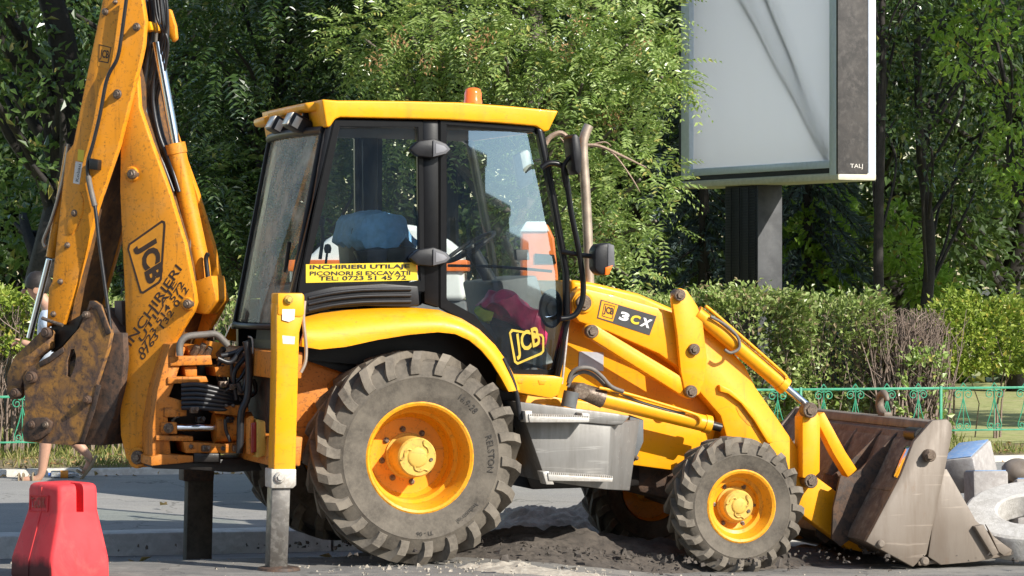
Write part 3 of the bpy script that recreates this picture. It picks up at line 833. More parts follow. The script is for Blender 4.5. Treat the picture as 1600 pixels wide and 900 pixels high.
# panes: slightly bowed so that the reflections wander as in real glass
def pane(name, pts, y, mat, lean=0.0, bow=.0, skew=.0):
    P = pts_at(MF, pts, YC); b = MB()
    xs = [p[0] for p in P]; zs = [p[1] for p in P]; x0, x1, z0, z1 = min(xs), max(xs), min(zs), max(zs)
    def yf(x, z): return y + skew * (x1 - x) / (x1 - x0) + lean * (z - z0) / (z1 - z0) - bow * (4 * (x - x0) * (x1 - x) / (x1 - x0) ** 2)
    vs = [b.bm.verts.new((x, yf(x, z), z)) for x, z in P]; f = b.bm.faces.new(vs)
    bmesh.ops.triangulate(b.bm, faces=[f]); bmesh.ops.subdivide_edges(b.bm, edges=b.bm.edges, cuts=7, use_grid_fill=True)
    for v in b.bm.verts: v.co.y = yf(v.co.x, v.co.z)
    o = b.build(name, M[mat], cabf, angle=80); return o
pane('door_glass', door_in, -.775, 'glass', .06, .022)
pane('quarter_window_glass', quar_in, -.785, 'glass', .040, .004, .055)
pane('door_glass', door_in, .775, 'screen_glass', -.03, -.012)
pane('quarter_window_glass', quar_in, .775, 'screen_glass', -.03, -.012)
# rear window between the two rear pillars, with the light blind down its far edge
a0, a1 = MF.px(512, 203, YC), MF.px(454, 512, YC)
def rear_pt(t, y, out=0.0): return (a0[0] + (a1[0] - a0[0]) * t - out - .10 * (1 - (y / .75) ** 2) , y, a0[1] + (a1[1] - a0[1]) * t)
rb = MB(); g = [[rb.bm.verts.new(rear_pt(t, y)) for y in np.linspace(-.74, .74, 9)] for t in np.linspace(0.02, .98, 6)]
for a, b in zip(g, g[1:]):
    for k in range(8): rb.bm.faces.new((a[k], a[k + 1], b[k + 1], b[k]))
rb.build('rear_window_glass', M['rear_glass'], cabf, angle=80)
rs = MB()
for y in (-.72, .72): rs.tube([rear_pt(t, y, .012) for t in (0, .5, 1)], .018, 8, False)
for t in (.0, 1.0): rs.tube([rear_pt(t, y, .012) for y in np.linspace(-.74, .74, 9)], .02 if t else .028, 8, False)
rs.build('rear_window_seal', M['black_plastic'], cabf, angle=60)
bl = MB()
bl.hull([rear_pt(.05, .28, -.02), rear_pt(.05, .56, -.02), rear_pt(.97, .56, -.02), rear_pt(.97, .28, -.02)],
        [rear_pt(.05, .28, -.024), rear_pt(.05, .56, -.024), rear_pt(.97, .56, -.024), rear_pt(.97, .28, -.024)])
bl.build('window_blind', M['blind'], cabf)
tubep('rear_wiper', [(452, 378, -.60), (446, 425, -.55)], -.6, .014, 'black_plastic', cabf)
# the windscreen, floor, lining and far wall below the windows
f0, f1 = MF.px(845, 206, YC), MF.px(889, 470, YC)
fw_ = MB(); fw_.hull([(f0[0] - .02, -.74, f0[1]), (f0[0] - .02, .74, f0[1]), (f1[0] - .02, .74, f1[1]), (f1[0] - .02, -.74, f1[1])],
                     [(f0[0] - .03, -.74, f0[1]), (f0[0] - .03, .74, f0[1]), (f1[0] - .03, .74, f1[1]), (f1[0] - .03, -.74, f1[1])])
fw_.build('windscreen', M['screen_glass'], cabf)
cab('cab_floor', [(470, 535), (700, 560), (868, 584), (868, 592), (470, 560)], -.74, .74, 'grease', 0, yt=YC)
cab('cab_lining', [(528, 187), (838, 198), (838, 206), (528, 196)], -.76, .76, 'headliner', 0, yt=YC)
cab('lower_panel', [(456, 470), (665, 470), (700, 480), (745, 520), (775, 565), (775, 590), (456, 560)], .74, .80, 'black', 0, yt=YC)
cab('lower_panel', [(456, 489), (560, 484), (680, 484), (712, 497), (745, 520), (775, 565), (775, 590), (456, 560)], -.75, -.70, 'black', 0, yt=YC)
cab('dash_console', [(800, 440), (872, 430), (884, 470), (868, 584), (806, 584), (812, 500)], -.34, .34, 'cab_grey', .02, yt=YC)
cab('rear_console', [(480, 452), (560, 440), (560, 540), (470, 540)], -.05, .5, 'cab_grey', .02, yt=YC)
cab('seat_base', [(545, 452), (655, 440), (668, 455), (660, 478), (560, 485)], -.42, .10, 'black_plastic', .03, yt=-.4)
cab('seat_back', [(552, 356), (568, 346), (604, 344), (620, 354), (650, 440), (560, 452)], -.38, .06, 'black_plastic', .035, yt=-.4)
cab('armrest', [(556, 392), (640, 385), (662, 392), (650, 414), (566, 414)], -.56, -.47, 'black', .012, yt=-.56)
sw = MB(); cx_, cz_ = MF.px(735, 386, -.02); axv = Vector((-.50, 0, .80)).normalized()
tor = [(.185 + .014 * cos(a), .014 * sin(a)) for a in np.linspace(0, 2 * pi, 9)[:-1]]
sw.lathe(tor, (cx_, -.02, cz_), axv, 40, closed=True)
sw.lathe([(0, .012), (.045, .012), (.05, -.02), (0, -.02)], (cx_, -.02, cz_), axv, 16)
u1 = axv.orthogonal().normalized(); v1 = axv.cross(u1)
for a in (.4, 2.5, 4.6): sw.tube([Vector((cx_, -.02, cz_)), Vector((cx_, -.02, cz_)) + (u1 * cos(a) + v1 * sin(a)) * .18], .011, 6, False)
sw.tube([Vector((cx_, -.02, cz_)), Vector((cx_, -.02, cz_)) - axv * .42], .045, 10, False)
sw.build('steering_wheel', M['black_plastic'], cabf)
for pth, r, nm in (([(502, 345), (504, 372), (500, 405)], .012, 'control_lever'), ([(512, 388), (508, 420)], .008, 'control_lever')):
    o = tubep(nm, [(*p, -.5) for p in pth], -.5, r, 'black', cabf)
    x, z = MF.px(*pth[0], -.5); k = MB(); k.lathe([(0, .03), (.018, .024), (.026, 0), (.02, -.03), (0, -.034)], (x, -.5, z), (0, 0, 1), 14); k.build('knob', M['black'], o)
tubep('grab_rail', [(700, 415), (780, 417), (862, 424)], -.70, .010, 'black', cabf)
# speaker-like round vent low in the door, hinge covers, louvre, handle bars, mirrors
x, z = MF.px(862, 482, -.74); sp = MB()
sp.lathe([(.125, .03), (.13, .0), (.115, -.012), (.075, -.006), (.07, .012), (.05, .014), (.046, -.004), (0, -.004)], (x, -.735, z), (.06, 1, 0), 32)
for v in sp.bm.verts: v.co.x = x + (v.co.x - x) * .62
sp.build('door_vent', M['black_plastic'], cabf, angle=25)
for cy in (0, 170):
    hc = cab('hinge_cover', [(640, 233 + cy), (654, 220 + cy), (678, 216 + cy), (698, 224 + cy), (706, 233 + cy), (699, 241 + cy), (679, 247 + cy), (652, 244 + cy)], -.87, -.79, 'black_plastic', .018)
    cab('hinge_face', [(677, 219 + cy), (696, 225 + cy), (704, 233 + cy), (697, 240 + cy), (677, 245 + cy)], -.880, -.866, 'grey_plastic', .003, parent=hc)
    cab('hinge_inset', [(681, 224 + cy), (694, 228 + cy), (699, 233 + cy), (694, 237 + cy), (681, 240 + cy)], -.8825, -.879, 'panel_grey_light', .001, parent=hc)
lv = cab('louvre_panel', [(472, 459), (520, 448), (600, 443), (654, 447), (656, 477), (640, 480), (570, 478), (520, 482), (474, 492)], -.84, -.79, 'black_plastic', .012)
for k in range(3):
    dy = k * 9.5
    r_ = MB(); mbtube(r_, [(482, 466 + dy, -.84), (520, 458 + dy, -.85), (570, 453 + dy, -.85), (642, 452 + dy, -.845)], -.85, .012)
    r_.build('louvre', M['black_plastic'], lv, angle=60)
tubep('mirror_bar', [(846, 262), (858, 255), (876, 258), (884, 275), (893, 335), (905, 395), (911, 440), (910, 468), (902, 488), (890, 496), (876, 498)], -.90, .019, 'black', cabf)
tubep('mirror_bar', [(884, 292, -.90), (880, 262, -.93), (893, 243, -.95), (905, 238, -.95)], -.92, .014, 'black', cabf)
mi = cab('mirror', [(893, 214), (899, 208), (906, 214), (910, 240), (909, 268), (904, 274), (899, 266), (896, 242)], -1.02, -.84, 'black_plastic', .014)
cab('mirror_glass', [(895, 222), (897, 222), (903, 266), (901, 266)], -1.0, -.86, 'chrome', 0, parent=mi)
im = cab('inside_mirror', [(803, 243), (824, 233), (829, 238), (834, 285), (815, 296), (810, 290)], -.60, -.55, 'mirror_pale', .012)
tubep('mirror_arm', [(832, 252, -.49), (848, 248, -.49)], -.49, .008, 'black', im)
rc = cab('radio_box', [(806, 390), (826, 390), (828, 406), (808, 407)], -.40, -.34, 'grey_plastic', .006)
ml = cab('marker_lamp', [(930, 390), (936, 381), (955, 379), (960, 386), (960, 412), (952, 430), (938, 430), (930, 420)], -1.02, -.88, 'black_plastic', .018)
cab('lamp_back', [(950, 381), (960, 383), (961, 416), (950, 420)], -1.026, -.90, 'grey_plastic', .006, parent=ml)
cab('amber_lens', [(946, 418), (958, 414), (952, 429), (946, 430)], -1.03, -.90, 'orange_lens', .004, parent=ml)
tubep('lamp_arm', [(878, 393, -.84), (900, 397, -.88), (934, 402, -.94)], -.9, .017, 'black', cabf)
for yb in (-.25,):
    x, z = MF.px(739, 160, yb); bc = MB()
    bc.lathe([(.062, -.02), (.062, .012), (.058, .02), (.058, .06), (.05, .088), (.03, .098), (0, .10)], (x, yb, z), (0, 0, 1), 24)
    bc.build('beacon', M['orange_lens'], cabf, angle=50)
    bb = MB(); bb.lathe([(0, -.035), (.068, -.035), (.068, -.012), (0, -.012)], (x, yb, z), (0, 0, 1), 24); bb.build('beacon_base', M['black_plastic'], cabf)
sb = cab('step_panel', [(796, 585), (866, 587), (882, 590), (873, 618), (862, 623), (806, 613), (796, 602)], -.99, -.60, 'yellow', .014)
for a, b in ((812, 594), (847, 596)):
    cab('recess', [(a - 6, b - 2), (a + 7, b - 2), (a + 4, b + 5), (a - 4, b + 5)], -.994, -.985, 'rim_yellow', .002, parent=sb)
st = cab('rental_sign', [(478, 413), (650, 410), (653, 438), (478, 442)], -.802, -.798, 'sticker', 0)
lettering('lettering', 'INCHIRIERI UTILAJE', MF, -.803, (484, 422.5), (640, 421), (484, 414), M['ink'], st, bold=.03)
lettering('lettering', 'PICONORI SI EXCAVATII', MF, -.803, (484, 430.5), (641, 429.5), (484, 424), M['ink'], st, bold=.02)
lettering('lettering', 'TEL: 0723 51 45 72', MF, -.803, (498, 438.5), (635, 437), (498, 431.5), M['ink'], st, bold=.02)
lg = MB().ring(pts_at(MF, [(795, 520), (799, 514), (847, 522), (850, 527), (850, 549), (846, 554), (808, 570), (803, 566)], -.79),
               pts_at(MF, [(798, 521), (801, 518), (845, 525), (847, 528), (847, 548), (844, 551), (809, 566), (806, 564)], -.79), -.795, -.790).build('window_emblem', M['window_emblem'], cabf)
lettering('lettering', 'JCB', MF, -.796, (808, 563), (846, 548), (803, 523), M['window_emblem'], lg, bold=.025)

# ---------------------------------------------------------------- tank and steps
def P3(px, py, y): x, z = MF.px(px, py, y); return Vector((x, y, z))
tk = MB()
top = [P3(818, 652, -.98), P3(955, 664, -.98), P3(1000, 655, -.72), P3(1000, 655, -.72) + Vector((0, .35, 0)), P3(818, 652, -.98) + Vector((0, .6, 0))]
bot = [P3(853, 752, -.98), P3(948, 765, -.98), P3(984, 767, -.74), P3(984, 767, -.74) + Vector((0, .37, 0)), P3(853, 752, -.98) + Vector((0, .6, 0))]
tank = tk.hull(bot, top, .008).build('fuel_tank', M['tank'], mach)
dk = MB().prism(pts_at(MF, [(806, 627), (955, 645), (985, 650), (972, 664), (955, 664), (815, 652)], -1.0), -1.0, -.45, .01).build('tank_lid', M['tank'], tank)
def step(pts, y0, y1, teeth):
    s_ = plate('step', pts, y0, y1, 'step', tank, .004)
    (xa, za), (xb, zb) = MF.px(*pts[0], y0), MF.px(*pts[1], y0)
    t_ = MB()
    for k in range(teeth):
        q = (k + .5) / teeth; t_.box((xa + (xb - xa) * q, (y0 + y1) / 2, za + (zb - za) * q + .006), (abs(xb - xa) / teeth * .5, abs(y1 - y0), .014))
    tag(t_.build('step_teeth', M['step'], tank), kind='stuff')
step([(826, 650), (921, 653), (920, 660), (828, 660)], -1.13, -.985, 34)
step([(856, 741), (958, 747), (957, 753), (858, 751)], -1.13, -.985, 34)
plate('step_bracket', [(820, 642), (831, 642), (833, 660), (822, 660)], -1.12, -1.0, 'step', tank, .003)
plate('step_bracket', [(909, 645), (921, 647), (921, 659), (912, 659)], -1.12, -1.0, 'step', tank, .003)
plate('step_bracket', [(848, 737), (858, 737), (866, 757), (854, 757)], -1.12, -1.0, 'step', tank, .003)
plate('tank_end_plate', [(984, 648), (1006, 656), (1006, 690), (992, 722), (982, 720)], -.72, -.68, 'cab_grey')
pin('bolt', (995, 716), 4, -.735, -.70)

# ---------------------------------------------------------------- loader arms (near and far), linkage, rams
ARM = [(893, 470), (900, 456), (913, 450), (962, 462), (1048, 487), (1100, 506), (1140, 545), (1165, 572), (1181, 605), (1225, 668), (1242, 693), (1272, 742), (1310, 770), (1350, 822), (1367, 845), (1366, 856), (1354, 864), (1326, 858), (1250, 802), (1200, 765), (1140, 700), (1126, 650), (1060, 574), (1030, 553), (950, 518), (905, 503), (893, 487)]
LEV = [(1050, 468), (1053, 456), (1063, 450), (1074, 454), (1090, 478), (1098, 500), (1101, 525), (1105, 560), (1101, 595), (1093, 616), (1081, 622), (1071, 616), (1064, 580), (1058, 520)]
LNK = [(913, 516), (918, 507), (932, 507), (948, 517), (1076, 594), (1090, 606), (1091, 618), (1080, 624), (1066, 618), (925, 530), (915, 526)]
def arm_side(sgn):
    y0, y1 = (-.62, -.50) if sgn < 0 else (.50, .62)
    a = plate('loader_arm', ARM, y0, y1, 'yellow', mach, .014, yt=-.62)
    lo, hi = (-.70, -.655) if sgn < 0 else (.655, .70)
    plate('lift_lever', LEV, lo, hi, 'yellow', mach, .008, yt=-.70)
    lo, hi = (-.685, -.63) if sgn < 0 else (.63, .685)
    plate('levelling_link', LNK, lo, hi, 'yellow', mach, .016, yt=-.70)
    # tilt ram
    ym = -.66 * (-sgn) if sgn > 0 else -.66
    def pt(p): x, z = MF.px(*p, -.66); return (x, ym, z)
    rm = MB(); rm.tube([pt((1088, 488)), pt((1222, 600))], .052, 18, False); rm.lathe([(0, -.02), (.060, -.02), (.060, .03), (0, .03)], pt((1222, 600)), Vector(pt((1222, 600))) - Vector(pt((1088, 488))), 18)
    ro = rm.build('tilt_ram', M['yellow'], mach, angle=50)
    rd = MB(); rd.tube([pt((1222, 600)), pt((1262, 634))], .026, 14, False); rd.build('ram_rod', M['chrome'], ro, angle=60)
    pp = MB(); pp.tube([(q[0], q[1] - .05, q[2]) for q in (pt((1098, 478)), pt((1120, 496)), pt((1216, 580)), pt((1222, 590)))], .011, 8); pp.build('ram_pipe', M['yellow'], ro, angle=60)
    hs = MB(); hs.tube([(q[0], q[1] - .07, q[2]) for q in (pt((1104, 494)), pt((1128, 508)), pt((1146, 526)), pt((1149, 543)), pt((1136, 551)), pt((1126, 546)))], .011, 8); hs.build('ram_hose', M['hose_grey'], ro, angle=60)
    # bell crank and bucket link
    b0, b1 = (-.71, -.57) if sgn < 0 else (.57, .71)
    plate('bucket_lever', [(1254, 652), (1262, 640), (1274, 640), (1282, 652), (1281, 738), (1268, 750), (1254, 746)], b0, b1, 'yellow', mach, .006, yt=-.71)
    plate('bucket_link', [(1280, 648), (1288, 644), (1321, 705), (1347, 745), (1343, 757), (1332, 757), (1302, 708), (1280, 664)], b0 + .02 * 1, b1 - .02, 'yellow', mach, .006, yt=-.69)
    return a
armo = arm_side(-1); arm_side(1)
rp = plate('arm_rib', [(1124, 601), (1140, 608), (1160, 622), (1180, 646), (1198, 676), (1208, 692), (1200, 692), (1178, 656), (1158, 630), (1138, 615), (1126, 612)], -.655, -.62, 'yellow', armo, .005)
plate('arm_slot', [(1151, 631), (1158, 634), (1168, 645), (1176, 660), (1178, 668), (1168, 663), (1156, 650), (1150, 638)], -.6225, -.618, 'rim_yellow', armo, .0)
for c, r, y in (((913, 473), 13, -.66), ((1063, 461), 10, -.735), ((1086, 546), 9.5, -.735), ((926, 518), 11, -.72), ((1081, 612), 10.5, -.735), ((1267, 641), 13, -.76), ((1268, 752), 12, -.72), ((1344, 760), 12, -.72), ((1352, 850), 10, -.66)):
    pin('pivot_pin', c, r, y, y + .09)
pin('pivot_pin', (913, 473), 17, -.64, -.60, 'yellow', hole=False)
for c in ((1063, 461), (926, 518)):                            # the same pins on the far arm
    x, z = MF.px(*c, -.735); q = MB(); q.disc((x, z), .05, .64, .74); q.build('pivot_pin', M['pin'], mach)
x, z = MF.px(1050, 465, -.7); q = MB(); q.disc((x + .02, z - .02), .075, .50, .64); q.build('lever_boss', M['bucket_rust'], mach)
lr = MB(); A_, B_ = P3(938, 622, -.72), P3(1106, 663, -.72)
lr.tube([A_, B_], .056, 20, False); lr.lathe([(0, -.03), (.062, -.03), (.062, .015), (0, .015)], B_, B_ - A_, 20)
lo = lr.build('lift_ram', M['yellow'], mach, angle=50)
q = MB(); q.tube([B_, P3(1126, 668, -.72)], .03, 14, False); q.build('ram_rod', M['grease'], lo, angle=60)
q = MB(); q.tube([P3(905, 610, -.72), P3(942, 623, -.72)], [.052, .064], 16, False); q.disc(tuple(MF.px(908, 611, -.78)), .055, -.80, -.64); q.build('ram_knuckle', M['pin'], lo)
tubep('ram_pipe', [(936, 606), (975, 614), (1030, 630), (1082, 646), (1093, 653), (1094, 660)], -.79, .011, 'yellow', lo)
tubep('ram_pipe', [(945, 600), (985, 622), (1040, 640), (1070, 646)], -.77, .009, 'hose_grey', lo)
tubep('lift_hose', [(888, 598, -.76), (893, 583, -.78), (906, 575, -.8), (924, 576, -.8), (940, 588, -.8), (955, 604, -.8), (974, 612, -.8)], -.78, .014, 'hose_grey', lo)
tubep('lift_hose', [(887, 604, -.74), (896, 588, -.75), (912, 581, -.76), (930, 588, -.76), (952, 608, -.76), (968, 614, -.78)], -.76, .013, 'hose_grey', lo)
q = MB(); q.tube([P3(888, 636, -.80), P3(893, 612, -.80)], .052, 14, False); q.build('filler_cap', M['cab_grey'], mach)
tubep('door_stay', [(881, 530), (878, 560), (872, 590)], -.88, .012, 'black', cabf)
tubep('hand_rail', [(888, 500), (884, 545), (878, 600)], -.60, .008, 'step', mach)
tubep('exhaust_pipe', [(921, 446), (919, 380), (915, 300), (911, 235), (913, 214), (920, 196)], -.30, .033, 'pipe', mach, seg=16)
dc = plate('model_decal', [(939, 468), (1026, 494), (1015, 524), (933, 497)], -.6235, -.618, 'panel_grey', armo, 0)
plate('emblem_cell', [(940.5, 470), (966, 477.5), (957.5, 502.5), (935, 496)], -.6245, -.6235, 'yellow', dc, 0)
tl_ = MB().ring(pts_at(MF, [(944, 474), (961, 478.5), (957, 499), (940, 494)], -.6255), pts_at(MF, [(945, 475.5), (960, 479.5), (956, 497.5), (941.5, 493)], -.6255), -.6255, -.6248).build('emblem_border', M['logo_ink'], dc)
lettering('lettering', 'JCB', MF, -.6255, (942.5, 491.5), (957.5, 495.5), (944.5, 477.5), M['logo_ink'], dc, bold=.04, thick=.001)
lettering('lettering', '3', MF, -.625, (966, 499), (980, 503), (971, 486), M['white_ink'], dc, bold=.05)
lettering('lettering', 'C', MF, -.625, (983, 504.5), (997, 508), (988, 491), M['sticker'], dc, bold=.05)
lettering('lettering', 'X', MF, -.625, (999, 509), (1014, 513), (1005, 496), M['white_ink'], dc, bold=.05)

# ---------------------------------------------------------------- front bucket
BY = -1.17
bk = empty('front_bucket', mach)
def pb(pts): return pts_at(MF, pts, BY)
side = [(1457, 657), (1480, 655), (1487, 662), (1488, 678), (1477, 733), (1448, 866), (1427, 886), (1353, 846), (1361, 832), (1408, 742), (1428, 690)]
for y0, y1 in ((-1.17, -1.13), (1.13, 1.17)):
    MB().prism(pb(side), y0, y1, .006).build('side_plate', M['bucket_grey'], bk)
def sheet(name, curve, th, y0, y1, mat):
    """a bent plate across the bucket following the curve (x, z)"""
    n = len(curve); off = []
    for i in range(n):
        a, b = Vector(curve[max(i - 1, 0)]), Vector(curve[min(i + 1, n - 1)]); d = (b - a).normalized()
        off.append((curve[i][0] - d.y * th, curve[i][1] + d.x * th))
    return MB().prism(list(curve) + off[::-1], y0, y1, .004).build(name, M[mat], bk)
sheet('back_sheet', pb([(1458, 668), (1436, 690), (1412, 743), (1366, 834), (1362, 846), (1428, 880)]), .025, -1.13, 1.13, 'bucket_back')
MB().prism(pb([(1455, 659), (1486, 659), (1486, 668), (1452, 672)]), -1.129, 1.129, .005).build('top_beam', M['bucket_grey'], bk)
MB().prism(pb([(1444, 676), (1470, 672), (1470, 690), (1434, 700)]), -1.128, 1.128, .005).build('top_channel', M['bucket_back'], bk)
MB().prism(pb([(1398, 768), (1402, 760), (1410, 763), (1406, 772)]), -1.128, 1.128, .003).build('back_bar', M['bucket_back'], bk)
for y in (-.76, -.50, .42, .56, .70, -.10):
    MB().prism(pb([(1446, 676), (1440, 690), (1412, 746), (1372, 846), (1352, 862), (1338, 850), (1340, 800), (1352, 748), (1364, 752), (1384, 738)] if y in (-.76, -.50, .56, .70) else [(1442, 680), (1440, 690), (1412, 746), (1384, 800), (1380, 780), (1402, 735)]), y - .012, y + .012, .003).build('back_rib', M['dark_rust' if y < -.4 else 'bucket_back'], bk)
cl = [(1470, 735), (1481, 733), (1492, 752), (1527, 814), (1562, 845), (1583, 861), (1578, 868), (1528, 878), (1472, 883), (1452, 870)]
for y0, y1 in ((-1.155, -1.125), (1.125, 1.155)):
    c_ = MB().prism(pb(cl), y0, y1, .005).build('clam_plate', M['bucket_grey'], bk)
    if y0 < 0:
        MB().prism(pb([(1520, 822), (1534, 819), (1558, 864), (1548, 868)]), -1.20, -1.15, .006).build('side_cutter', M['bucket_grey'], c_)
        MB().prism(pb([(1540, 819), (1552, 838), (1582, 860), (1568, 868), (1560, 862)]), -1.175, -1.15, .005).build('side_cutter', M['bucket_grey'], c_)
MB().prism(pb([(1484, 740), (1494, 755), (1528, 816), (1562, 847), (1556, 850), (1522, 822), (1482, 752)]), -1.12, 1.12, .003).build('clam_sheet', M['bucket_grey'], bk)
MB().prism(pb([(1440, 879), (1580, 862), (1580, 868), (1440, 885)]), -1.12, 1.12, .003).build('floor_sheet', M['bucket_grey'], bk)
for k in range(8):
    y = -1.10 + k * 2.2 / 7
    MB().prism(pb([(1556, 864), (1580, 858), (1593, 864), (1580, 869), (1556, 874)]), y - .04, y + .04, .006).build('tooth', M['bucket_grey'], bk)
q = MB(); q.disc(MF.px(1454, 712, -1.22), .042, -1.225, -1.165); q.disc(MF.px(1454, 712, -1.24), .030, -1.245, -1.22, .006, 6); q.build('clam_pivot', M['pin'], bk)
q = MB(); q.disc(MF.px(1377, 850, -1.19), .026, -1.20, -1.165, .008); q.build('side_bolt', M['bucket_grey'], bk)
q = MB(); q.disc(MF.px(1445, 877, -1.19), .030, -1.205, -1.165, .01); q.build('edge_boss', M['bucket_grey'], bk)
q = MB(); q.disc(MF.px(1438, 680, -1.12), .05, -1.13, -.95); q.build('clam_ram_pin', M['grease'], bk)
plate('clam_ram', [(1424, 698), (1436, 694), (1412, 748), (1402, 748)], -1.12, -1.0, 'chrome', bk, .02)
# the lifting hook welded on the top beam
xt, zt = MF.px(1470, 659, BY); hk = MB(); hy = -.22
hp = [(a * 1.12, b * 1.12) for a, b in [(0, 0), (.035, .012), (.075, .045), (.085, .09), (.06, .13), (.015, .14), (-.025, .115), (-.035, .095)]]
hk.tube([(xt + .02, hy + q_[0] * .95, zt + q_[1]) for q_ in [(a - .02, b) for a, b in hp]], [.034, .032, .030, .030, .028, .026, .020, .014], 10)
hk.box((xt + .02, hy - .015, zt + .012), (.06, .11, .03), .006)
hk.build('lifting_hook', M['bucket_grey'], bk, angle=60)

# ---------------------------------------------------------------- stabiliser legs and rear frame
def stab(near):
    s = empty('stabiliser', mach)
    if near:
        y0, y1 = -1.15, -.99
        plate('mast', [(432, 474), (474, 474), (474, 496), (468, 520), (462, 735), (428, 735), (432, 560)], y0, y1, 'yellow', s, .010)
        cp_ = plate('mast_cap', [(434, 458), (473, 458), (476, 462), (476, 492), (470, 496), (434, 492)], y0 - .008, y1 + .01, 'yellow', s, .012)
        pin('bolt', (452, 468), 7, y0 - .03, y0, 'hub_yellow', cp_)
        plate('worn_label', [(441, 483), (461, 483), (460, 499), (452, 503), (441, 500)], y0 - .0095, y0 - .008, 'white_label', cp_, 0)
        plate('worn_label', [(441, 524), (461, 526), (460, 538), (442, 537)], y0 - .0015, y0, 'white_label', s, 0)
        cl_ = plate('collar', [(424, 733), (463, 733), (463, 758), (458, 763), (424, 763)], y0 - .008, y1 + .006, 'step', s, .006)
        pin('bolt', (438, 746), 8.5, y0 - .03, y0 - .005, 'step', cl_)
        plate('inner_leg', [(425, 762), (454, 762), (449, 893), (421, 893)], y0 + .015, y1 - .015, 'leg_steel', s, .006)
        x, z = MF.px(435, 896, -1.07); f = MB(); f.lathe([(0, .05), (.05, .05), (.06, .03), (.13, .018), (.14, 0), (0, 0)], (x, -1.07, max(z - .01, .0)), (0, 0, 1), 20); f.build('foot_pad', M['dark_rust'], s)
        tubep('side_tube', [(476, 470, -1.12), (474, 500, -1.12), (478, 540, -1.12), (477, 565, -1.12), (470, 582, -1.12)], -1.12, .012, 'pipe', s)
    else:
        yy = .98
        plate('mast', [(292, 470), (334, 470), (334, 740), (290, 740)], yy, yy + .15, 'dark_rust', s, .01)
        plate('collar', [(287, 725), (336, 725), (334, 752), (287, 752)], yy - .008, yy + .16, 'dark_rust', s, .006)
        plate('inner_leg', [(294, 748), (334, 748), (331, 880), (291, 880)], yy + .015, yy + .135, 'tyre_dark', s, .006)
        x, z = MF.px(315, 884, yy + .07); f = MB(); f.lathe([(0, .06), (.06, .06), (.09, .035), (.16, .02), (.17, -.01), (0, -.01)], (x, yy + .07, z - .005), (0, 0, 1), 24); f.build('foot_pad', M['dark_rust'], s)
stab(True); stab(False)
plate('rear_frame', [(380, 545), (420, 545), (418, 585), (378, 585)], -1.02, 1.0, 'king_orange', bevel=.01, yt=-.1)
plate('rear_frame', [(376, 672), (420, 672), (416, 716), (372, 716)], -1.02, 1.0, 'king_orange', bevel=.01, yt=-.1)
plate('rear_plate', [(400, 560), (430, 560), (430, 700), (396, 700)], -.62, .62, 'dark_rust', bevel=.01, yt=-.1)

# ---------------------------------------------------------------- king post and slew gear
KY = -.24
kp = empty('king_post', mach)
def kpl(name, pts, y0, y1, mat, bev=.006, parent=None): return plate(name, pts, y0, y1, mat, parent or kp, bev)
kpl('casting', [(266, 538), (284, 534), (290, 545), (272, 600), (264, 620), (292, 628), (292, 650), (262, 652), (268, 720), (238, 722), (238, 668), (246, 610), (256, 570)], KY, .2, 'king_orange')
kpl('casting_wall', [(264, 560), (345, 560), (345, 718), (264, 718)], .06, .2, 'grease')
kpl('jaw', [(266, 557), (330, 555), (332, 570), (266, 572)], KY - .02, .2, 'king_orange')
kpl('jaw_block', [(288, 573), (308, 572), (308, 588), (290, 588)], KY + .02, .1, 'king_orange')
kpl('jaw', [(262, 589), (322, 588), (326, 597), (262, 600)], KY - .02, .2, 'king_orange')
kpl('slew_bracket', [(335, 574), (376, 567), (381, 592), (338, 588)], KY, .15, 'king_orange')
kpl('lower_block', [(256, 637), (276, 640), (276, 652), (256, 652)], KY - .01, .1, 'king_orange')
pb_ = kpl('rod_block', [(252, 660), (277, 660), (277, 678), (252, 678)], KY - .03, .05, 'king_orange')
pin('pivot_pin', (264, 669), 8, KY - .05, KY - .01, parent=pb_)
q = MB(); q.tube([P3(276, 668, KY + .03), P3(336, 668, KY + .03)], .024, 14, False); q.build('slew_rod', M['chrome'], kp, angle=60)
q = MB(); q.tube([P3(334, 669, KY + .05), P3(392, 667, KY + .05)], .10, 20, False)
sr = q.build('slew_ram', M['king_orange'], kp, angle=50)
kpl('ram_clamp', [(330, 636), (384, 632), (390, 642), (370, 650), (336, 646)], KY - .07, KY + .1, 'king_orange', parent=sr)
for a in (354, 365): pin('bolt', (a, 634), 3, KY - .085, KY - .06, parent=sr)
kpl('jaw', [(244, 680), (302, 682), (302, 690), (244, 688)], KY - .03, .2, 'king_orange')
kpl('lower_beam', [(286, 690), (352, 694), (384, 690), (372, 708), (290, 708)], KY - .04, .1, 'king_orange')
for a, b in ((299, 698), (349, 701)): pin('bolt', (a, b), 3.5, KY - .055, KY - .03)
kpl('bottom_plate', [(250, 710), (302, 712), (302, 722), (236, 728), (236, 714)], KY - .05, .2, 'king_orange')
kpl('sump', [(236, 722), (300, 720), (400, 715), (410, 735), (360, 738), (300, 734), (240, 732)], KY, .2, 'grease')
kpl('grease_plate', [(303, 708), (345, 709), (345, 722), (303, 722)], KY - .05, .0, 'grease')
for k in range(6):
    q = MB(); mbtube(q, [(284, 602 + k * 7, KY - .02), (310, 601 + k * 7.2, KY - .06), (350, 610 + k * 6, KY - .06), (386, 620 + k * 4, KY)], KY, .016)
    q.build('hydraulic_hose', M['hose'], kp, angle=60)
tl = kpl('tail_lamp', [(390, 655), (397, 650), (397, 712), (390, 710)], -.80, -.70, 'king_orange')
kpl('red_lens', [(393, 661), (402, 659), (402, 706), (393, 708)], -.82, -.76, 'red_lens', .006, tl)
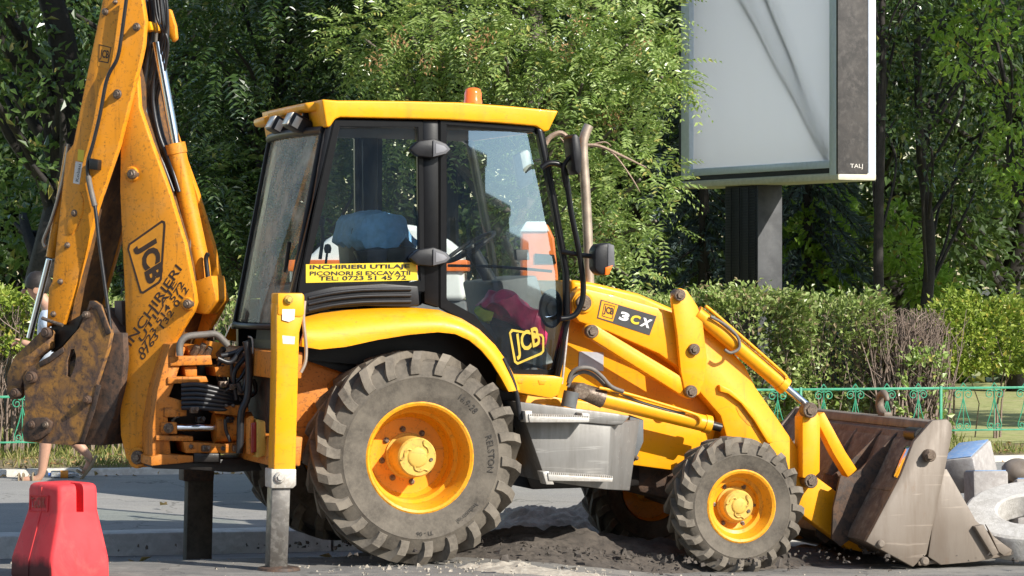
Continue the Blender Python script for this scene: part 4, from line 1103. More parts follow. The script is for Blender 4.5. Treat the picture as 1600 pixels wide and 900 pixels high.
kpl('lamp_shell', [(402, 655), (415, 658), (417, 712), (402, 716)], -.84, -.70, 'hub_yellow', .012, tl)
for pts, y, r, m_, n_ in (([(384, 533), (388, 555), (389, 590), (386, 622), (377, 645), (375, 690), (374, 708)], -.42, .024, 'hose', 'boom_hose'),
                          ([(388, 526), (394, 530), (395, 552)], -.42, .006, 'step', 'hose_clip'),
                          ([(372, 598), (380, 610), (390, 560), (384, 535)], -.38, .016, 'hose', 'boom_hose'),
                          ([(340, 560), (360, 566), (376, 548), (388, 540)], -.36, .016, 'hose', 'boom_hose'),
                          ([(345, 556), (365, 552), (380, 544)], -.30, .018, 'hose', 'boom_hose'),
                          ([(281, 556), (281, 540), (286, 530), (296, 525), (318, 523), (336, 522), (347, 530), (356, 540)], -.30, .023, 'hose_grey', 'return_pipe'),
                          ([(352, 655), (353, 672), (360, 690)], -.36, .012, 'hose', 'boom_hose')):
    o = tubep(n_, pts, y, r, m_, kp)
for c in ((302, 548), (312, 545), (322, 550), (343, 551), (366, 556), (374, 560)):
    x, z = MF.px(*c, -.2); q = MB(); q.tube([(x, -.2, z - .02), (x + .02, -.24, z + .03)], [.03, .018], 8, False); q.build('hose_fitting', M['grease' if c[0] % 2 else 'pin'], kp)
kpl('yoke', [(292, 541), (306, 538), (312, 552), (296, 556)], -.2, .1, 'king_orange')
kpl('bracket', [(322, 532), (352, 536), (350, 560), (318, 560)], .0, .1, 'arm_yellow')

# ---------------------------------------------------------------- boom and dipper (slewed frame)
def bpl(name, pts, y0, y1, mat, parent=None, bevel=.008, yt=None): return plate(name, pts, y0, y1, mat, parent, bevel, BF, yt)
BH = .20
BOOM = [(196, 40), (214, 120), (217, 168), (236, 224), (262, 295), (288, 380), (302, 450), (305, 472), (301, 486), (280, 520), (265, 550), (252, 580), (242, 620), (237, 675), (234, 720), (228, 730), (206, 731), (196, 715), (188, 680), (187, 645), (196, 520), (194, 450), (191, 390), (187, 300), (188, 225), (186, 120), (182, 60)]
boom = bpl('boom', BOOM, -BH, -BH + .05, 'arm_yellow', bevel=.01)
bpl('boom_plate', BOOM[2:], BH - .05, BH, 'arm_yellow', boom, .01, yt=-BH)
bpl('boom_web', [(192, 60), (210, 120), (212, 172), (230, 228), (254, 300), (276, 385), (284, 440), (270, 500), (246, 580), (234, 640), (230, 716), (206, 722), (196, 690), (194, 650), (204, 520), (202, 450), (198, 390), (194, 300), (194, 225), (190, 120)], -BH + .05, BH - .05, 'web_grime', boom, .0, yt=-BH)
for c, r in (((204, 272), 10), ((291, 475), 9), ((213, 715), 14)):
    pin('pivot_pin', c, r * .8, -BH - .05, -BH + .01, fr=BF, parent=boom)
    pin('pin_boss', c, r * 1.25, -BH - .02, -BH + .01, 'arm_yellow', fr=BF, parent=boom, hole=False)
# emblem and lettering on the boom
OUT = [(199, 389), (201, 381), (253, 344), (258, 346), (259, 352), (253, 437), (249, 443), (224, 459), (219, 458), (217, 452)]
INN = [(202, 390), (203.5, 383), (253, 348), (255, 349), (255.5, 353), (250, 435), (247, 440), (224, 455), (221.5, 455), (220, 451)]
MB().ring(pts_at(BF, OUT, -BH), pts_at(BF, INN, -BH), -BH - .002, -BH - .0005, fn=b2m).build('emblem_border', M['logo_ink'], boom)
bpl('emblem_field', INN, -BH - .0012, -BH - .0004, 'logo_yellow', boom, 0)
lettering('emblem_lettering', 'JCB', BF, -BH - .0012, (208, 388), (222.5, 452), (243, 366), M['logo_ink'], boom, b2m, .05, .0012)
for body, bl_, br_, tl_ in (('INCHIRIERI', (205, 542), (285, 421), (195, 533)), ('UTILAJE', (224, 538), (279, 445), (216, 529)),
                            ('0723 514 572', (222, 555), (289, 444), (215, 549)), ('0763 132 012', (224, 564), (296, 452), (217, 558))):
    lettering('lettering', body, BF, -BH, bl_, br_, tl_, M['logo_ink'], boom, b2m, .012, .0015)
# dipper ram on the boom's back
def B3(px, py, y): x, z = BF.px(px, py, y); return Vector(b2m(x, y, z))
A_, B_ = B3(276, 236, -.02), B3(322, 452, .06)
q = MB(); q.tube([A_, B_], .062, 20, False); q.lathe([(0, -.05), (.068, -.05), (.068, .02), (0, .02)], A_, B_ - A_, 20)
dr = q.build('dipper_ram', M['arm_yellow'], mach, angle=50)
q = MB(); q.tube([B3(245, 66, -.06), A_], .033, 16, False); q.build('ram_rod', M['chrome'], dr, angle=60)
tubep('ram_pipe', [(279, 250, -.02), (287, 262, -.02), (295, 300, -.02), (299, 360, -.02), (296, 398, -.02)], -.02, .011, 'pipe', dr, BF)
tubep('ram_hose', [(325, 396, -.02), (322, 404, -.02), (324, 425, -.02), (326, 445, -.02)], -.02, .016, 'hose', dr, BF)
bpl('ram_lug', [(302, 440), (330, 430), (338, 470), (320, 492), (300, 488)], -.05, .12, 'arm_yellow', boom, .012, yt=-.05)
# dipper
DY = -.25
DIP = [(166, -60), (205, -60), (218, -20), (226, 32), (223, 70), (219, 90), (201, 162), (185, 226), (151, 325), (135, 388), (118, 448), (98, 508), (80, 505), (72, 512), (76, 450), (81, 440), (91, 350), (103, 240), (114, 225), (139, 100), (160, 0)]
dip = bpl('dipper', DIP, DY, DY + .05, 'arm_yellow', bevel=.008)
def narrowed(p):
    i_ = DIP.index(p)
    if i_ <= 7 and p[1] < 230: return (p[0] - (30 if p[1] < 170 else 14), p[1])
    return (p[0] + (4 if p[0] < 150 and p[1] > 90 and i_ > 10 else -3), p[1])
DIPN = [narrowed(p) for p in DIP]
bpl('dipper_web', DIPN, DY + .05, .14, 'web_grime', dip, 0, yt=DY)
bpl('dipper_plate', DIPN, .14, .19, 'arm_yellow', dip, .008, yt=DY)
for c, r in (((163, 18), 6), ((212, 42), 7), ((182, 147), 8), ((115, 333), 6), ((104, 383), 5), ((93, 440), 5), ((82, 491), 5), ((179, 3), 4)):
    pin('pivot_pin', c, r, DY - .014, DY + .01, fr=BF, parent=dip, hole=False)
bpl('wear_plate', [(120, 299), (126, 300), (130, 312), (129, 332), (122, 352), (112, 366), (105, 365), (104, 350), (108, 325), (114, 306)], DY - .006, DY + .002, 'arm_yellow', dip, .002)
em = bpl('emblem_sticker', [(154, 67), (176, 73), (170, 108), (153, 103)], DY - .0015, DY, 'logo_yellow', dip, 0)
MB().ring(pts_at(BF, [(155, 69), (174.5, 74), (169.5, 99), (154.5, 96)], DY), pts_at(BF, [(156, 70.5), (173, 75), (168.5, 97), (155.5, 94.5)], DY), DY - .003, DY - .0016, fn=b2m).build('emblem_border', M['logo_ink'], em)
lettering('lettering', 'JCB', BF, DY - .0016, (155.5, 93.5), (169, 95.5), (157.5, 77), M['logo_ink'], em, b2m, .03, .001)
ws = bpl('white_sticker', [(118, 252), (129, 254), (124, 288), (114, 286)], DY - .0015, DY, 'white_label', dip, 0)
lettering('lettering', 'Kobau', BF, DY - .0016, (122.5, 284), (126.5, 257), (118, 283), M['ink'], ws, b2m, .0, .001)
bpl('yellow_sticker', [(122, 233), (132, 235), (130, 253), (121, 250)], DY - .0015, DY, 'sticker', dip, 0)
bpl('hose_clamp', [(139, 247), (153, 250), (152, 266), (138, 264)], DY - .05, DY, 'grease', dip, .006)
tubep('dipper_hose', [(198, -5), (189, 62), (183, 92), (172, 112), (165, 132), (156, 180), (146, 222), (137, 255), (139, 282), (148, 320), (155, 380), (163, 440), (170, 490), (173, 518)], DY - .03, .013, 'hose', dip, BF)
tubep('hose_sleeve', [(138, 275), (141, 292), (148, 322)], DY - .03, .019, 'hose_grey', dip, BF)
for k in range(8):
    P = [(226 + k * 5 - 8, -20), (222 + k * 5.5, 40), (216 + k * 5 + (k % 3) * 4, 95), (209 + k * 5, 140), (214 + k * 4.5, 175), (226 + k * 4, 215), (242 + k * 4, 255), (262 + k * 3, 300)]
    tubep('arm_hose', [(a, b, -.06 + (k % 3) * .05) for a, b in P], -.1, .015 + .004 * (k % 2), 'hose' if k not in (4,) else 'hose_grey', boom, BF)
for k_ in range(3): tubep('arm_hose', [(240 + k_ * 9, -20, -.1), (246 + k_ * 8, 30, -.1), (262 - k_ * 3, 62, -.08), (258 - k_ * 6, 105, -.06), (246 - k_ * 6, 150, -.05), (244, 190, -.02)], 0, .010, 'hose', boom, BF)
bpl('head_plate', [(240, 30), (250, 12), (260, 14), (268, 40), (270, 60), (264, 66), (256, 50)], .14, .18, 'arm_yellow', boom, .01, yt=.1)
bpl('head_boss', [(232, 36), (243, 34), (246, 48), (236, 52)], -.12, .1, 'yellow', boom, .012, yt=-.05)
# bucket ram along the dipper's outer edge
q = MB(); q.tube([B3(110, 230, -.04), B3(80, 402, -.04)], .036, 14, False); q.build('bucket_ram', M['arm_yellow'], mach, angle=50)
tubep('bucket_ram_pipe', [(107, 225, -.09), (97, 285, -.09), (80, 345, -.09), (68, 375, -.09), (71, 386, -.09)], -.09, .012, 'pipe', dip, BF)
tubep('ram_rod', [(77, 405, -.04), (46, 528, -.04)], -.04, .022, 'chrome', mach, BF)
# tipping link, quick hitch and the digging bucket
hb_ = empty('digging_bucket', mach)
bpl('tipping_link', [(62, 518), (70, 513), (77, 518), (76, 544), (60, 556), (44, 575), (33, 602), (28, 622), (16, 625), (9, 612), (10, 585), (22, 556), (44, 536)], -.30, -.22, 'bucket_rust', hb_, .012)
bpl('tipping_link', [(62, 518), (70, 513), (77, 518), (76, 544), (60, 556), (44, 575), (33, 602), (28, 622), (16, 625), (9, 612), (10, 585), (22, 556), (44, 536)], .12, .20, 'bucket_rust', hb_, .012, yt=-.30)
BK1 = [(140, 470), (146, 470), (157, 477), (173, 520), (168, 545), (150, 600), (141, 640), (124, 690), (110, 696), (60, 692), (38, 690), (34, 672), (40, 640), (38, 610), (36, 590), (44, 575), (60, 566), (78, 556), (98, 542), (124, 512), (134, 490)]
BKR = [(124, 512), (134, 490), (140, 470), (146, 470), (157, 477), (173, 520), (168, 545), (150, 600), (141, 640), (124, 690), (110, 696), (101, 695), (110, 590), (117, 572), (119, 556), (116, 545)]
BKL = [(124, 512), (115.7, 545), (110, 546), (104, 565), (104, 588), (109.7, 590), (100.7, 695), (60, 692), (38, 690), (34, 672), (40, 640), (38, 610), (36, 590), (44, 575), (60, 566), (78, 556), (98, 542)]
for ya, yb in ((-.31, -.27), (.10, .14)):
    q = MB(); q.prism(pts_at(BF, BKR, -.31), ya, yb, 0, 1, b2m); q.prism(pts_at(BF, BKL, -.31), ya + .0005, yb - .0005, 0, 1, b2m)
    q.build('ear_plate', M['bucket_rust'], hb_)
for pts_, y_ in (([(134, 490), (140, 470), (146, 470), (157, 477), (173, 520), (166, 524), (150, 484), (142, 480)], -.318), ([(60, 566), (78, 556), (98, 542), (100, 550), (78, 566), (62, 574)], -.318), ([(124, 690), (141, 640), (150, 600), (158, 602), (147, 645), (131, 692)], -.316)):
    bpl('ear_rib', pts_, y_, -.309, 'dark_rust', hb_, .004)
bpl('ear_boss', [(36, 682), (38, 662), (50, 653), (70, 652), (80, 660), (76, 676), (64, 686), (50, 690)], -.335, -.30, 'dark_rust', hb_, .008)
for c, r in (((70, 520), 9), ((48, 664), 7), ((70, 664), 6), ((22, 614), 8), ((134, 625), 7), ((132, 492), 6), ((46, 590), 10)):
    pin('pivot_pin', c, r, -.345, -.29, 'dark_rust' if r > 6 else 'pin', fr=BF, parent=hb_, hole=False)
bpl('bucket_shell', [(150, 480), (178, 520), (192, 520), (194, 560), (190, 600), (178, 650), (160, 696), (110, 694), (128, 640), (150, 560), (160, 520)], -.26, .34, 'dark_rust', hb_, .01, yt=-.26)
bpl('bucket_shell_lip', [(178, 470), (190, 470), (192, 520), (180, 522)], -.1, .30, 'bucket_grey', hb_, .006, yt=-.1)
bpl('bucket_lining', [(80, 505), (104, 505), (130, 490), (120, 515), (96, 540), (80, 550)], -.2, .1, 'grease', hb_, 0, yt=-.2)
tubep('cross_pin', [(66, 497), (82, 503), (98, 508)], -.32, .012, 'pin', hb_, BF)

# more of the greasy plumbing round the king post
rk = random.Random(4)
for k in range(10):
    a = (rk.uniform(335, 400), rk.uniform(545, 600)); b = (rk.uniform(335, 400), rk.uniform(600, 690)); m_ = ((a[0] + b[0]) / 2 + rk.uniform(-18, 18), (a[1] + b[1]) / 2 + rk.uniform(-10, 14))
    tubep('boom_hose', [a, m_, b], KY + rk.uniform(-.10, .06), rk.uniform(.009, .017), 'hose', kp)
for c in ((345, 600), (360, 604), (372, 612), (355, 655), (310, 655), (318, 700), (366, 700), (300, 640)):
    x, z = MF.px(*c, KY); q = MB(); q.box((x, KY - .05, z), (.05, .06, .04), .006); q.tube([(x, KY - .08, z), (x + .01, KY - .12, z + .01)], .014, 6, False); q.build('hose_fitting', M['grease' if c[0] % 3 else 'pin'], kp)
# ------------------------------------------------------------------ green iron fence
M['fence_green'] = plain('green_fence_paint', (.045, .29, .165), .5, var=.3, scale=15, bump=.15)
fence = tag(empty('fence'), 'low green iron fence with scroll ornaments in front of the hedge', 'fence')
ZB, ZT = .345, .757
u_post = ST.px(1251, 600, FENCE_V)[0]
BAY = (ST.px(1470, 600, FENCE_V)[0] - u_post)
def f_st(u, y, z): return tuple(ST.world(u, y, z))
def scroll(cx, cz, r, a0, turns, sg):
    return [(cx + sg * r * (1 - .75 * k / 14) * cos(a0 + turns * 2 * pi * k / 14), 0, cz + r * (1 - .75 * k / 14) * sin(a0 + turns * 2 * pi * k / 14)) for k in range(15)]
om = MB()
for sg in (-1, 1):
    om.tube([(sg * .006, 0, ZT - .015)] + scroll(sg * .050, ZT - .062, .045, pi * .75, -1.35, sg), .0052, 5)
    om.tube([(sg * .002, 0, ZT - .10), (sg * .030, 0, ZT - .22), (sg * .068, 0, ZB + .075), (sg * .074, 0, ZB + .045)] + scroll(sg * .040, ZB + .042, .036, 0.0, -1.3, sg)[1:], .0052, 5)
    om.tube([(sg * .036, 0, ZT), (0, 0, ZT + .050)], .0052, 5)
om.tube([(0, 0, ZT - .01), (0, 0, ZB)], .0052, 5)
orn = om.build('scroll_ornament', M['fence_green'], fence)
pm = MB(); pm.box((0, 0, (ZT + .02 + .05) / 2), (.026, .026, ZT + .02 - .05), .003); post = pm.build('post', M['fence_green'], fence)
first = [True, True]
for k in range(-6, 3):
    u = u_post + BAY * k
    if k == -6:
        o = post
    else: o = post.copy(); COL.objects.link(o); o.parent = fence
    o.location = ST.world(u, FENCE_V, 0); o.rotation_euler = (0, 0, radians(14))
    for q in range(4):
        if first[1]: o = orn; first[1] = False
        else: o = orn.copy(); COL.objects.link(o); o.parent = fence
        o.location = ST.world(u + BAY * (.5 + (q - 1.5) * .225), FENCE_V, 0); o.rotation_euler = (0, 0, radians(14))
    for z, h in ((ZT, .022), (ZB, .016)):
        r = MB(); p = ST.world(u + BAY / 2, FENCE_V, z); r.box(p, (BAY - .03, .014, h), .002, Matrix.Rotation(radians(14), 3, 'Z')); r.build('rail', M['fence_green'], fence)

# ------------------------------------------------------------------ advertising panel on its column
SG = Frame(3.33, 32.0, -64.5)
M['alu'] = plain('sky_tinted_aluminium', (.70, .77, .86), .35, metal=.25, var=.06, bump=.02)  # blue of the reflected sky put into the frame's base colour
M['cream'] = plain('cream_tray', (.62, .58, .44), .5, var=.1)
def canvas_mat():
    t = NT('blank_canvas')
    st = t.ramp(t.noise(4, 4, .6, stretch=(1, 1, .12)), [(.35, 0), (.7, 1)])
    weave = t.noise(220, 2)
    col = t.mix(t.math('MULTIPLY', st, .35), (.84, .86, .92), (.76, .785, .84))
    t.set(col, .8, 0, bump=weave, bump_s=.1, bump_d=.002)
    tl = t.node('ShaderNodeBsdfTranslucent'); tl.inputs[0].default_value = (.93, .95, .99, 1)
    mx = t.node('ShaderNodeMixShader'); mx.inputs[0].default_value = .72
    t.l.new(t.b.outputs[0], mx.inputs[1]); t.l.new(tl.outputs[0], mx.inputs[2]); t.l.new(mx.outputs[0], t.out.inputs[0])
    return t.m
M['canvas'] = canvas_mat()
M['side_panel'] = rusty('dusty_dark_side_panel', (.062, .056, .053), (.040, .037, .036), (.088, .080, .075), rough=.6, scale=5, bump=.1)
M['column_grey'] = rusty('grey_column', (.046, .048, .053), (.037, .038, .042), (.056, .057, .061), rough=.6, scale=4, bump=.1)
bb = tag(empty('advertising_panel'), 'blank advertising panel with pale canvas in a silver frame on a dark column', 'billboard')
def sg(x, y, z): return tuple(SG.world(x, y, z))
Z0, Z1, BW, BD = 2.90, 7.4, 3.32, .42
def sbox(name, x0, x1, y0, y1, z0, z1, mat, parent=bb, bev=.006):
    return MB().prism([(x0, z0), (x1, z0), (x1, z1), (x0, z1)], y0, y1, bev, 2, sg).build(name, M[mat], parent)
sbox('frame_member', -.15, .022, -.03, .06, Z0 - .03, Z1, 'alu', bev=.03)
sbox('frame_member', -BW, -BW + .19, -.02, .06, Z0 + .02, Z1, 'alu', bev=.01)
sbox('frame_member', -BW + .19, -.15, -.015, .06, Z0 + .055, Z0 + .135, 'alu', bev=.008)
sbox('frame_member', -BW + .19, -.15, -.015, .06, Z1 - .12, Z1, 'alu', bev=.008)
sbox('shadow_gap', -BW, -.10, .0, .08, Z0 + .005, Z0 + .055, 'black_plastic', bev=0)
sbox('shadow_gap', -BW - .08, -BW, .0, BD, Z0, Z1, 'black_plastic', bev=0)
sbox('bottom_tray', -BW - .08, .03, -.02, BD + .02, Z0 - .075, Z0 + .004, 'cream', bev=.02)
sbox('side_panel', -.01, .034, -.026, BD - .09, Z0 - .01, Z1, 'side_panel', bev=.003)
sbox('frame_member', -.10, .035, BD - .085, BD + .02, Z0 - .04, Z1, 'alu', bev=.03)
sbox('back_canvas', -BW, -.1, BD - .012, BD - .008, Z0, Z1, 'canvas', bev=0)
for (xa, za), (xb, zb), r_ in (((xA_, zA_), (xB_, zB_), .022) for (xA_, zA_), (xB_, zB_) in ((SG.px(1165, 0, .08), SG.px(1304, 262, .08)), (SG.px(1203, 0, .08), SG.px(1300, 240, .08)))):
    q = MB(); d_ = 2.2; q.tube([sg(xa + (xa - xb) * d_, .075, za + (za - zb) * d_), sg(xb, .075, zb)], [r_ * 3.2, r_], 8, False); q.build('tension_strap', M['black_plastic'], bb)
cm = MB(); nx, nz = 70, 80; grid = []
xA, zA = SG.px(1165, 0, 0); xB, zB = SG.px(1302, 255, 0); xC, zC = SG.px(1203, 0, 0); xD, zD = SG.px(1298, 235, 0)
def dist_line(x, z, x0, z0, x1, z1):
    d = Vector((x1 - x0, z1 - z0)); n = Vector((-d.y, d.x)).normalized(); return (Vector((x - x0, z - z0))).dot(n)
for j in range(nz + 1):
    row = []
    for i in range(nx + 1):
        x = -BW + .18 + (BW - .32) * i / nx; z = Z0 + .13 + (Z1 - Z0 - .2) * j / nz
        d1, d2 = dist_line(x, z, xA, zA, xB, zB), dist_line(x, z, xC, zC, xD, zD)
        fade = min(1, max(0, (x + BW - .2) * 2)) * min(1, max(0, (-.15 - x) * 4))
        y = .035 - fade * (.055 * math.exp(-(d1 / .085) ** 2) + .032 * math.exp(-(d2 / .05) ** 2)) + .006 * sin(x * 9 + z)
        row.append(cm.bm.verts.new(sg(x, y, z)))
    grid.append(row)
for a, b in zip(grid, grid[1:]):
    for k in range(nx): cm.bm.faces.new((a[k], a[k + 1], b[k + 1], b[k]))
cm.build('canvas', M['canvas'], bb, angle=80)
sbox('column', -2.46, -1.74, .06, .34, -.1, Z0 - .07, 'black_plastic', bev=.01)
sbox('column_face', -1.742, -1.725, .05, .35, -.1, Z0 - .07, 'column_grey', bev=.003)
gl = MB()
for k in range(64):
    z = .9 + k * .03
    gl.prism([(-2.42, z), (-1.78, z), (-1.78, z + .008), (-2.42, z + .008)], .047, .06, 0, 1, sg)
for x in (-2.30, -2.12, -1.92): gl.prism([(x, .9), (x + .012, .9), (x + .012, 2.8), (x, 2.8)], .038, .046, 0, 1, sg)
gl.build('grille', M['black_plastic'], bb)
me_, x0_, x1_, y0_, y1_ = text_mesh('TALJ', .0)
for v in me_.vertices:
    q, h_ = (v.co.x - x0_) / (x1_ - x0_), (v.co.y - y0_) / (y1_ - y0_)
    v.co = Vector(sg(.0365, .12 + .15 * q, Z0 + .04 + .055 * h_))
me_.materials.clear(); me_.materials.append(M['white_label']); link(bpy.data.objects.new('scrawled_lettering', me_), bb)

# ------------------------------------------------------------------ red plastic barrier block
def red_mat():
    t = NT('red_barrier_plastic')
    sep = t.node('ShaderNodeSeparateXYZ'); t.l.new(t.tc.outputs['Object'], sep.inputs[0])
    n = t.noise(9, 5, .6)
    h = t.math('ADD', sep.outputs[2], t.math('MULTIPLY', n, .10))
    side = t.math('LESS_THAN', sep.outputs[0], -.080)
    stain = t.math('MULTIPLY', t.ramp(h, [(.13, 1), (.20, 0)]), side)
    base = t.mix(t.ramp(t.noise(4, 4), [(.3, 0), (.7, 1)]), (.66, .035, .042), (.72, .06, .066))
    runs = t.ramp(t.noise(16, 5, .6, stretch=(1, 1, .15)), [(.58, 0), (.75, 1)])
    base = t.mix(t.math('MULTIPLY', runs, .4), base, (.34, .03, .03))
    fd = t.ramp(t.noise(2.6, 6, .7, dist=1.5), [(.48, 0), (.70, 1)])
    base = t.mix(t.math('MULTIPLY', fd, .35), base, (.60, .16, .13))
    scf = t.ramp(t.noise(18, 5, .6, stretch=(1, 1, .25), dist=1.0), [(.64, 0), (.67, 1), (.70, 0)])
    base = t.mix(t.math('MULTIPLY', scf, .7), base, (.16, .05, .045))
    sp = t.ramp(t.noise(60, 6, .7), [(.66, 0), (.74, 1)])
    base = t.mix(t.math('MULTIPLY', sp, .4), base, (.25, .05, .04))
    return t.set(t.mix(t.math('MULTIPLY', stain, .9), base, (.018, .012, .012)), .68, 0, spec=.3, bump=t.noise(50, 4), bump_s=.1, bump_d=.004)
M['red'] = red_mat()
yb = 19.05; xb = (92 - CX) / F * yb
BR = tag(empty('barrier_block', None, (xb, yb, 0), radians(40)), 'red plastic water-filled barrier block with a slot in its top', 'barrier')
rb_ = MB(); rows = []
wR, wL = .285, .37
def rounded(x0, x1, y0, y1, r, z):
    out = []
    for cx_, cy_, a in ((x0 + r, y0 + r, pi), (x1 - r, y0 + r, 1.5 * pi), (x1 - r, y1 - r, 0), (x0 + r, y1 - r, .5 * pi)):
        out += [(cx_ + r * cos(a + k * pi / 10), cy_ + r * sin(a + k * pi / 10), z) for k in range(6)]
    return out
for z, e0, e1, r in ((0, .085, .050, .03), (.02, .092, .055, .03), (.12, .088, .052, .03), (.16, .078, .046, .03), (.36, .016, .012, .03), (.40, .005, .004, .03), (.42, .0, .0, .03), (.54, -.002, -.002, .03), (.565, -.008, -.008, .03), (.578, -.02, -.02, .035), (.583, -.04, -.04, .04)):
    rows.append([rb_.bm.verts.new(p) for p in rounded(-e0, wR + e0 * .55, -e1, wL + e1, r, z)])
n_ = len(rows[0])
for a, b in zip(rows, rows[1:]):
    for k in range(n_): rb_.bm.faces.new((a[k], a[(k + 1) % n_], b[(k + 1) % n_], b[k]))
rb_.bm.faces.new(rows[0]); rb_.bm.faces.new(rows[-1][::-1])
body = rb_.build('body', M['red'], BR, angle=50)
cut = MB(); cut.box((.150, .0, .51), (.052, .30, .20), .004); cu = cut.build('slot_cutter', M['red'], BR)
bo = body.modifiers.new('slot', 'BOOLEAN'); bo.object = cu; bo.operation = 'DIFFERENCE'; bo.solver = 'EXACT'
dg = bpy.context.evaluated_depsgraph_get(); dg.update()
nm = bpy.data.meshes.new_from_object(body.evaluated_get(dg)); body.modifiers.clear(); body.data = nm; nm.set_sharp_from_angle(angle=radians(40))
bpy.data.objects.remove(cu)
me_, x0_, x1_, y0_, y1_ = text_mesh('TeOIK', .01)
for v in me_.vertices:
    q, h_ = (v.co.x - x0_) / (x1_ - x0_), (v.co.y - y0_) / (y1_ - y0_)
    v.co = Vector((-.002 - (.004 if True else 0), .315 - .17 * q, .425 + .065 * h_ + .01 * q))
me_.materials.clear(); me_.materials.append(M['red_lens']); link(bpy.data.objects.new('raised_lettering', me_), BR)
sm_ = MB(); sm_.tube([(.30 + .0, .19, .0 + .02), (.335, .19, .12), (.29, .19, .40), (.287, .19, .56)], .004, 5); sm_.tube([(-.094, .20, .02), (-.09, .20, .12), (-.018, .20, .36), (.001, .20, .42), (.001, .20, .56)], .004, 5, False); sm_.build('mould_seam', M['red'], BR)
em_ = MB()
cs = [(-.004, .335, .405), (-.004, .125, .415), (-.004, .115, .51), (-.004, .32, .505)]
for a, b in zip(cs, cs[1:] + cs[:1]): em_.tube([a, b], .004, 5, False)
em_.build('raised_border', M['red'], BR)

# ------------------------------------------------------------------ kerb blocks and concrete ring by the bucket
M['concrete'] = rusty('pale_concrete', (.50, .475, .44), (.40, .375, .34), (.56, .535, .50), rough=.95, scale=9, bump=.9)
M['block_grey'] = rusty('grey_concrete_block', (.36, .335, .315), (.29, .265, .25), (.40, .375, .355), rough=.95, scale=8, bump=.4)
M['blue'] = rusty('worn_blue_paint', (.16, .28, .50), (.20, .33, .54), (.32, .38, .48), rough=.7, scale=9, bump=.1)
def block(name, label, px, Y, zb, size, rot, blue=True, grp=None):
    X = (px - CX) / F * Y
    o = tag(empty(name, None, (X, Y, zb), 0), label, 'kerb block', grp)
    R = Matrix.Rotation(radians(rot[2]), 3, 'Z') @ Matrix.Rotation(radians(rot[1]), 3, 'Y') @ Matrix.Rotation(radians(rot[0]), 3, 'X')
    b = MB(); b.box((0, 0, size[2] / 2), size, .018, R); 
    for v in b.bm.verts: v.co += Vector((mn.noise(v.co * 7), mn.noise(v.co * 7 + Vector((5, 0, 0))), mn.noise(v.co * 7 + Vector((0, 9, 0))))) * .006
    b.build('stone', M['block_grey'], o)
    if blue:
        t_ = MB(); t_.box(R @ Vector((0, 0, size[2] / 2 + .003)) + Vector((0, 0, size[2] / 2)), (size[0] - .03, size[1] - .03, .006), .002, R); t_.bm.verts.ensure_lookup_table()
        t_.build('painted_face', M['blue'], o)
    return o
block('kerb_block', 'large tilted kerb block with a blue painted top behind the bucket', 1514, 23.2, .30, (.26, .46, .27), (14, -8, -28))
block('kerb_block', 'blue kerb block standing under the tilted block', 1541, 22.75, -.02, (.26, .30, .455), (-4, 0, 6))
block('kerb_block', 'blue kerb block behind the concrete ring, under the rounded stone', 1606, 22.75, -.02, (.26, .25, .40), (-4, 0, 12))
rs_ = tag(empty('rounded_stone', None, ((1594 - CX) / F * 22.75, 22.75, .44)), 'brown grey rounded stone resting on a blue block', 'stone')
q = MB(); q.lathe([(0, -.06), (.09, -.058), (.115, -.03), (.118, .01), (.10, .05), (.06, .07), (0, .075)], (0, 0, 0), (0, -.4, 1), 24)
for v in q.bm.verts: v.co += Vector((0, 0, 1)) * .012 * mn.noise(v.co * 11); v.co.x *= 1.15
q.build('stone', M['bucket_grey'], rs_, angle=60)
cr = tag(empty('concrete_ring', None, ((1610 - CX) / F * 21.6, 21.6, -.10)), 'white round concrete well ring leaning on the ground by the bucket', 'concrete ring')
q = MB(); ax_ = Vector((-.10, -.36, .93)).normalized()
q.lathe([(.235, -.17), (.225, -.012), (.245, .0), (.435, .0), (.455, -.012), (.46, -.03), (.455, -.17), (.44, -.185), (.25, -.185)], (0, 0, .35), ax_, 72, closed=True)
for v in q.bm.verts: v.co += v.co.normalized() * .003 * (mn.noise(v.co * 18) + .7 * mn.noise(v.co * 50))
q.build('ring', M['concrete'], cr, angle=24)

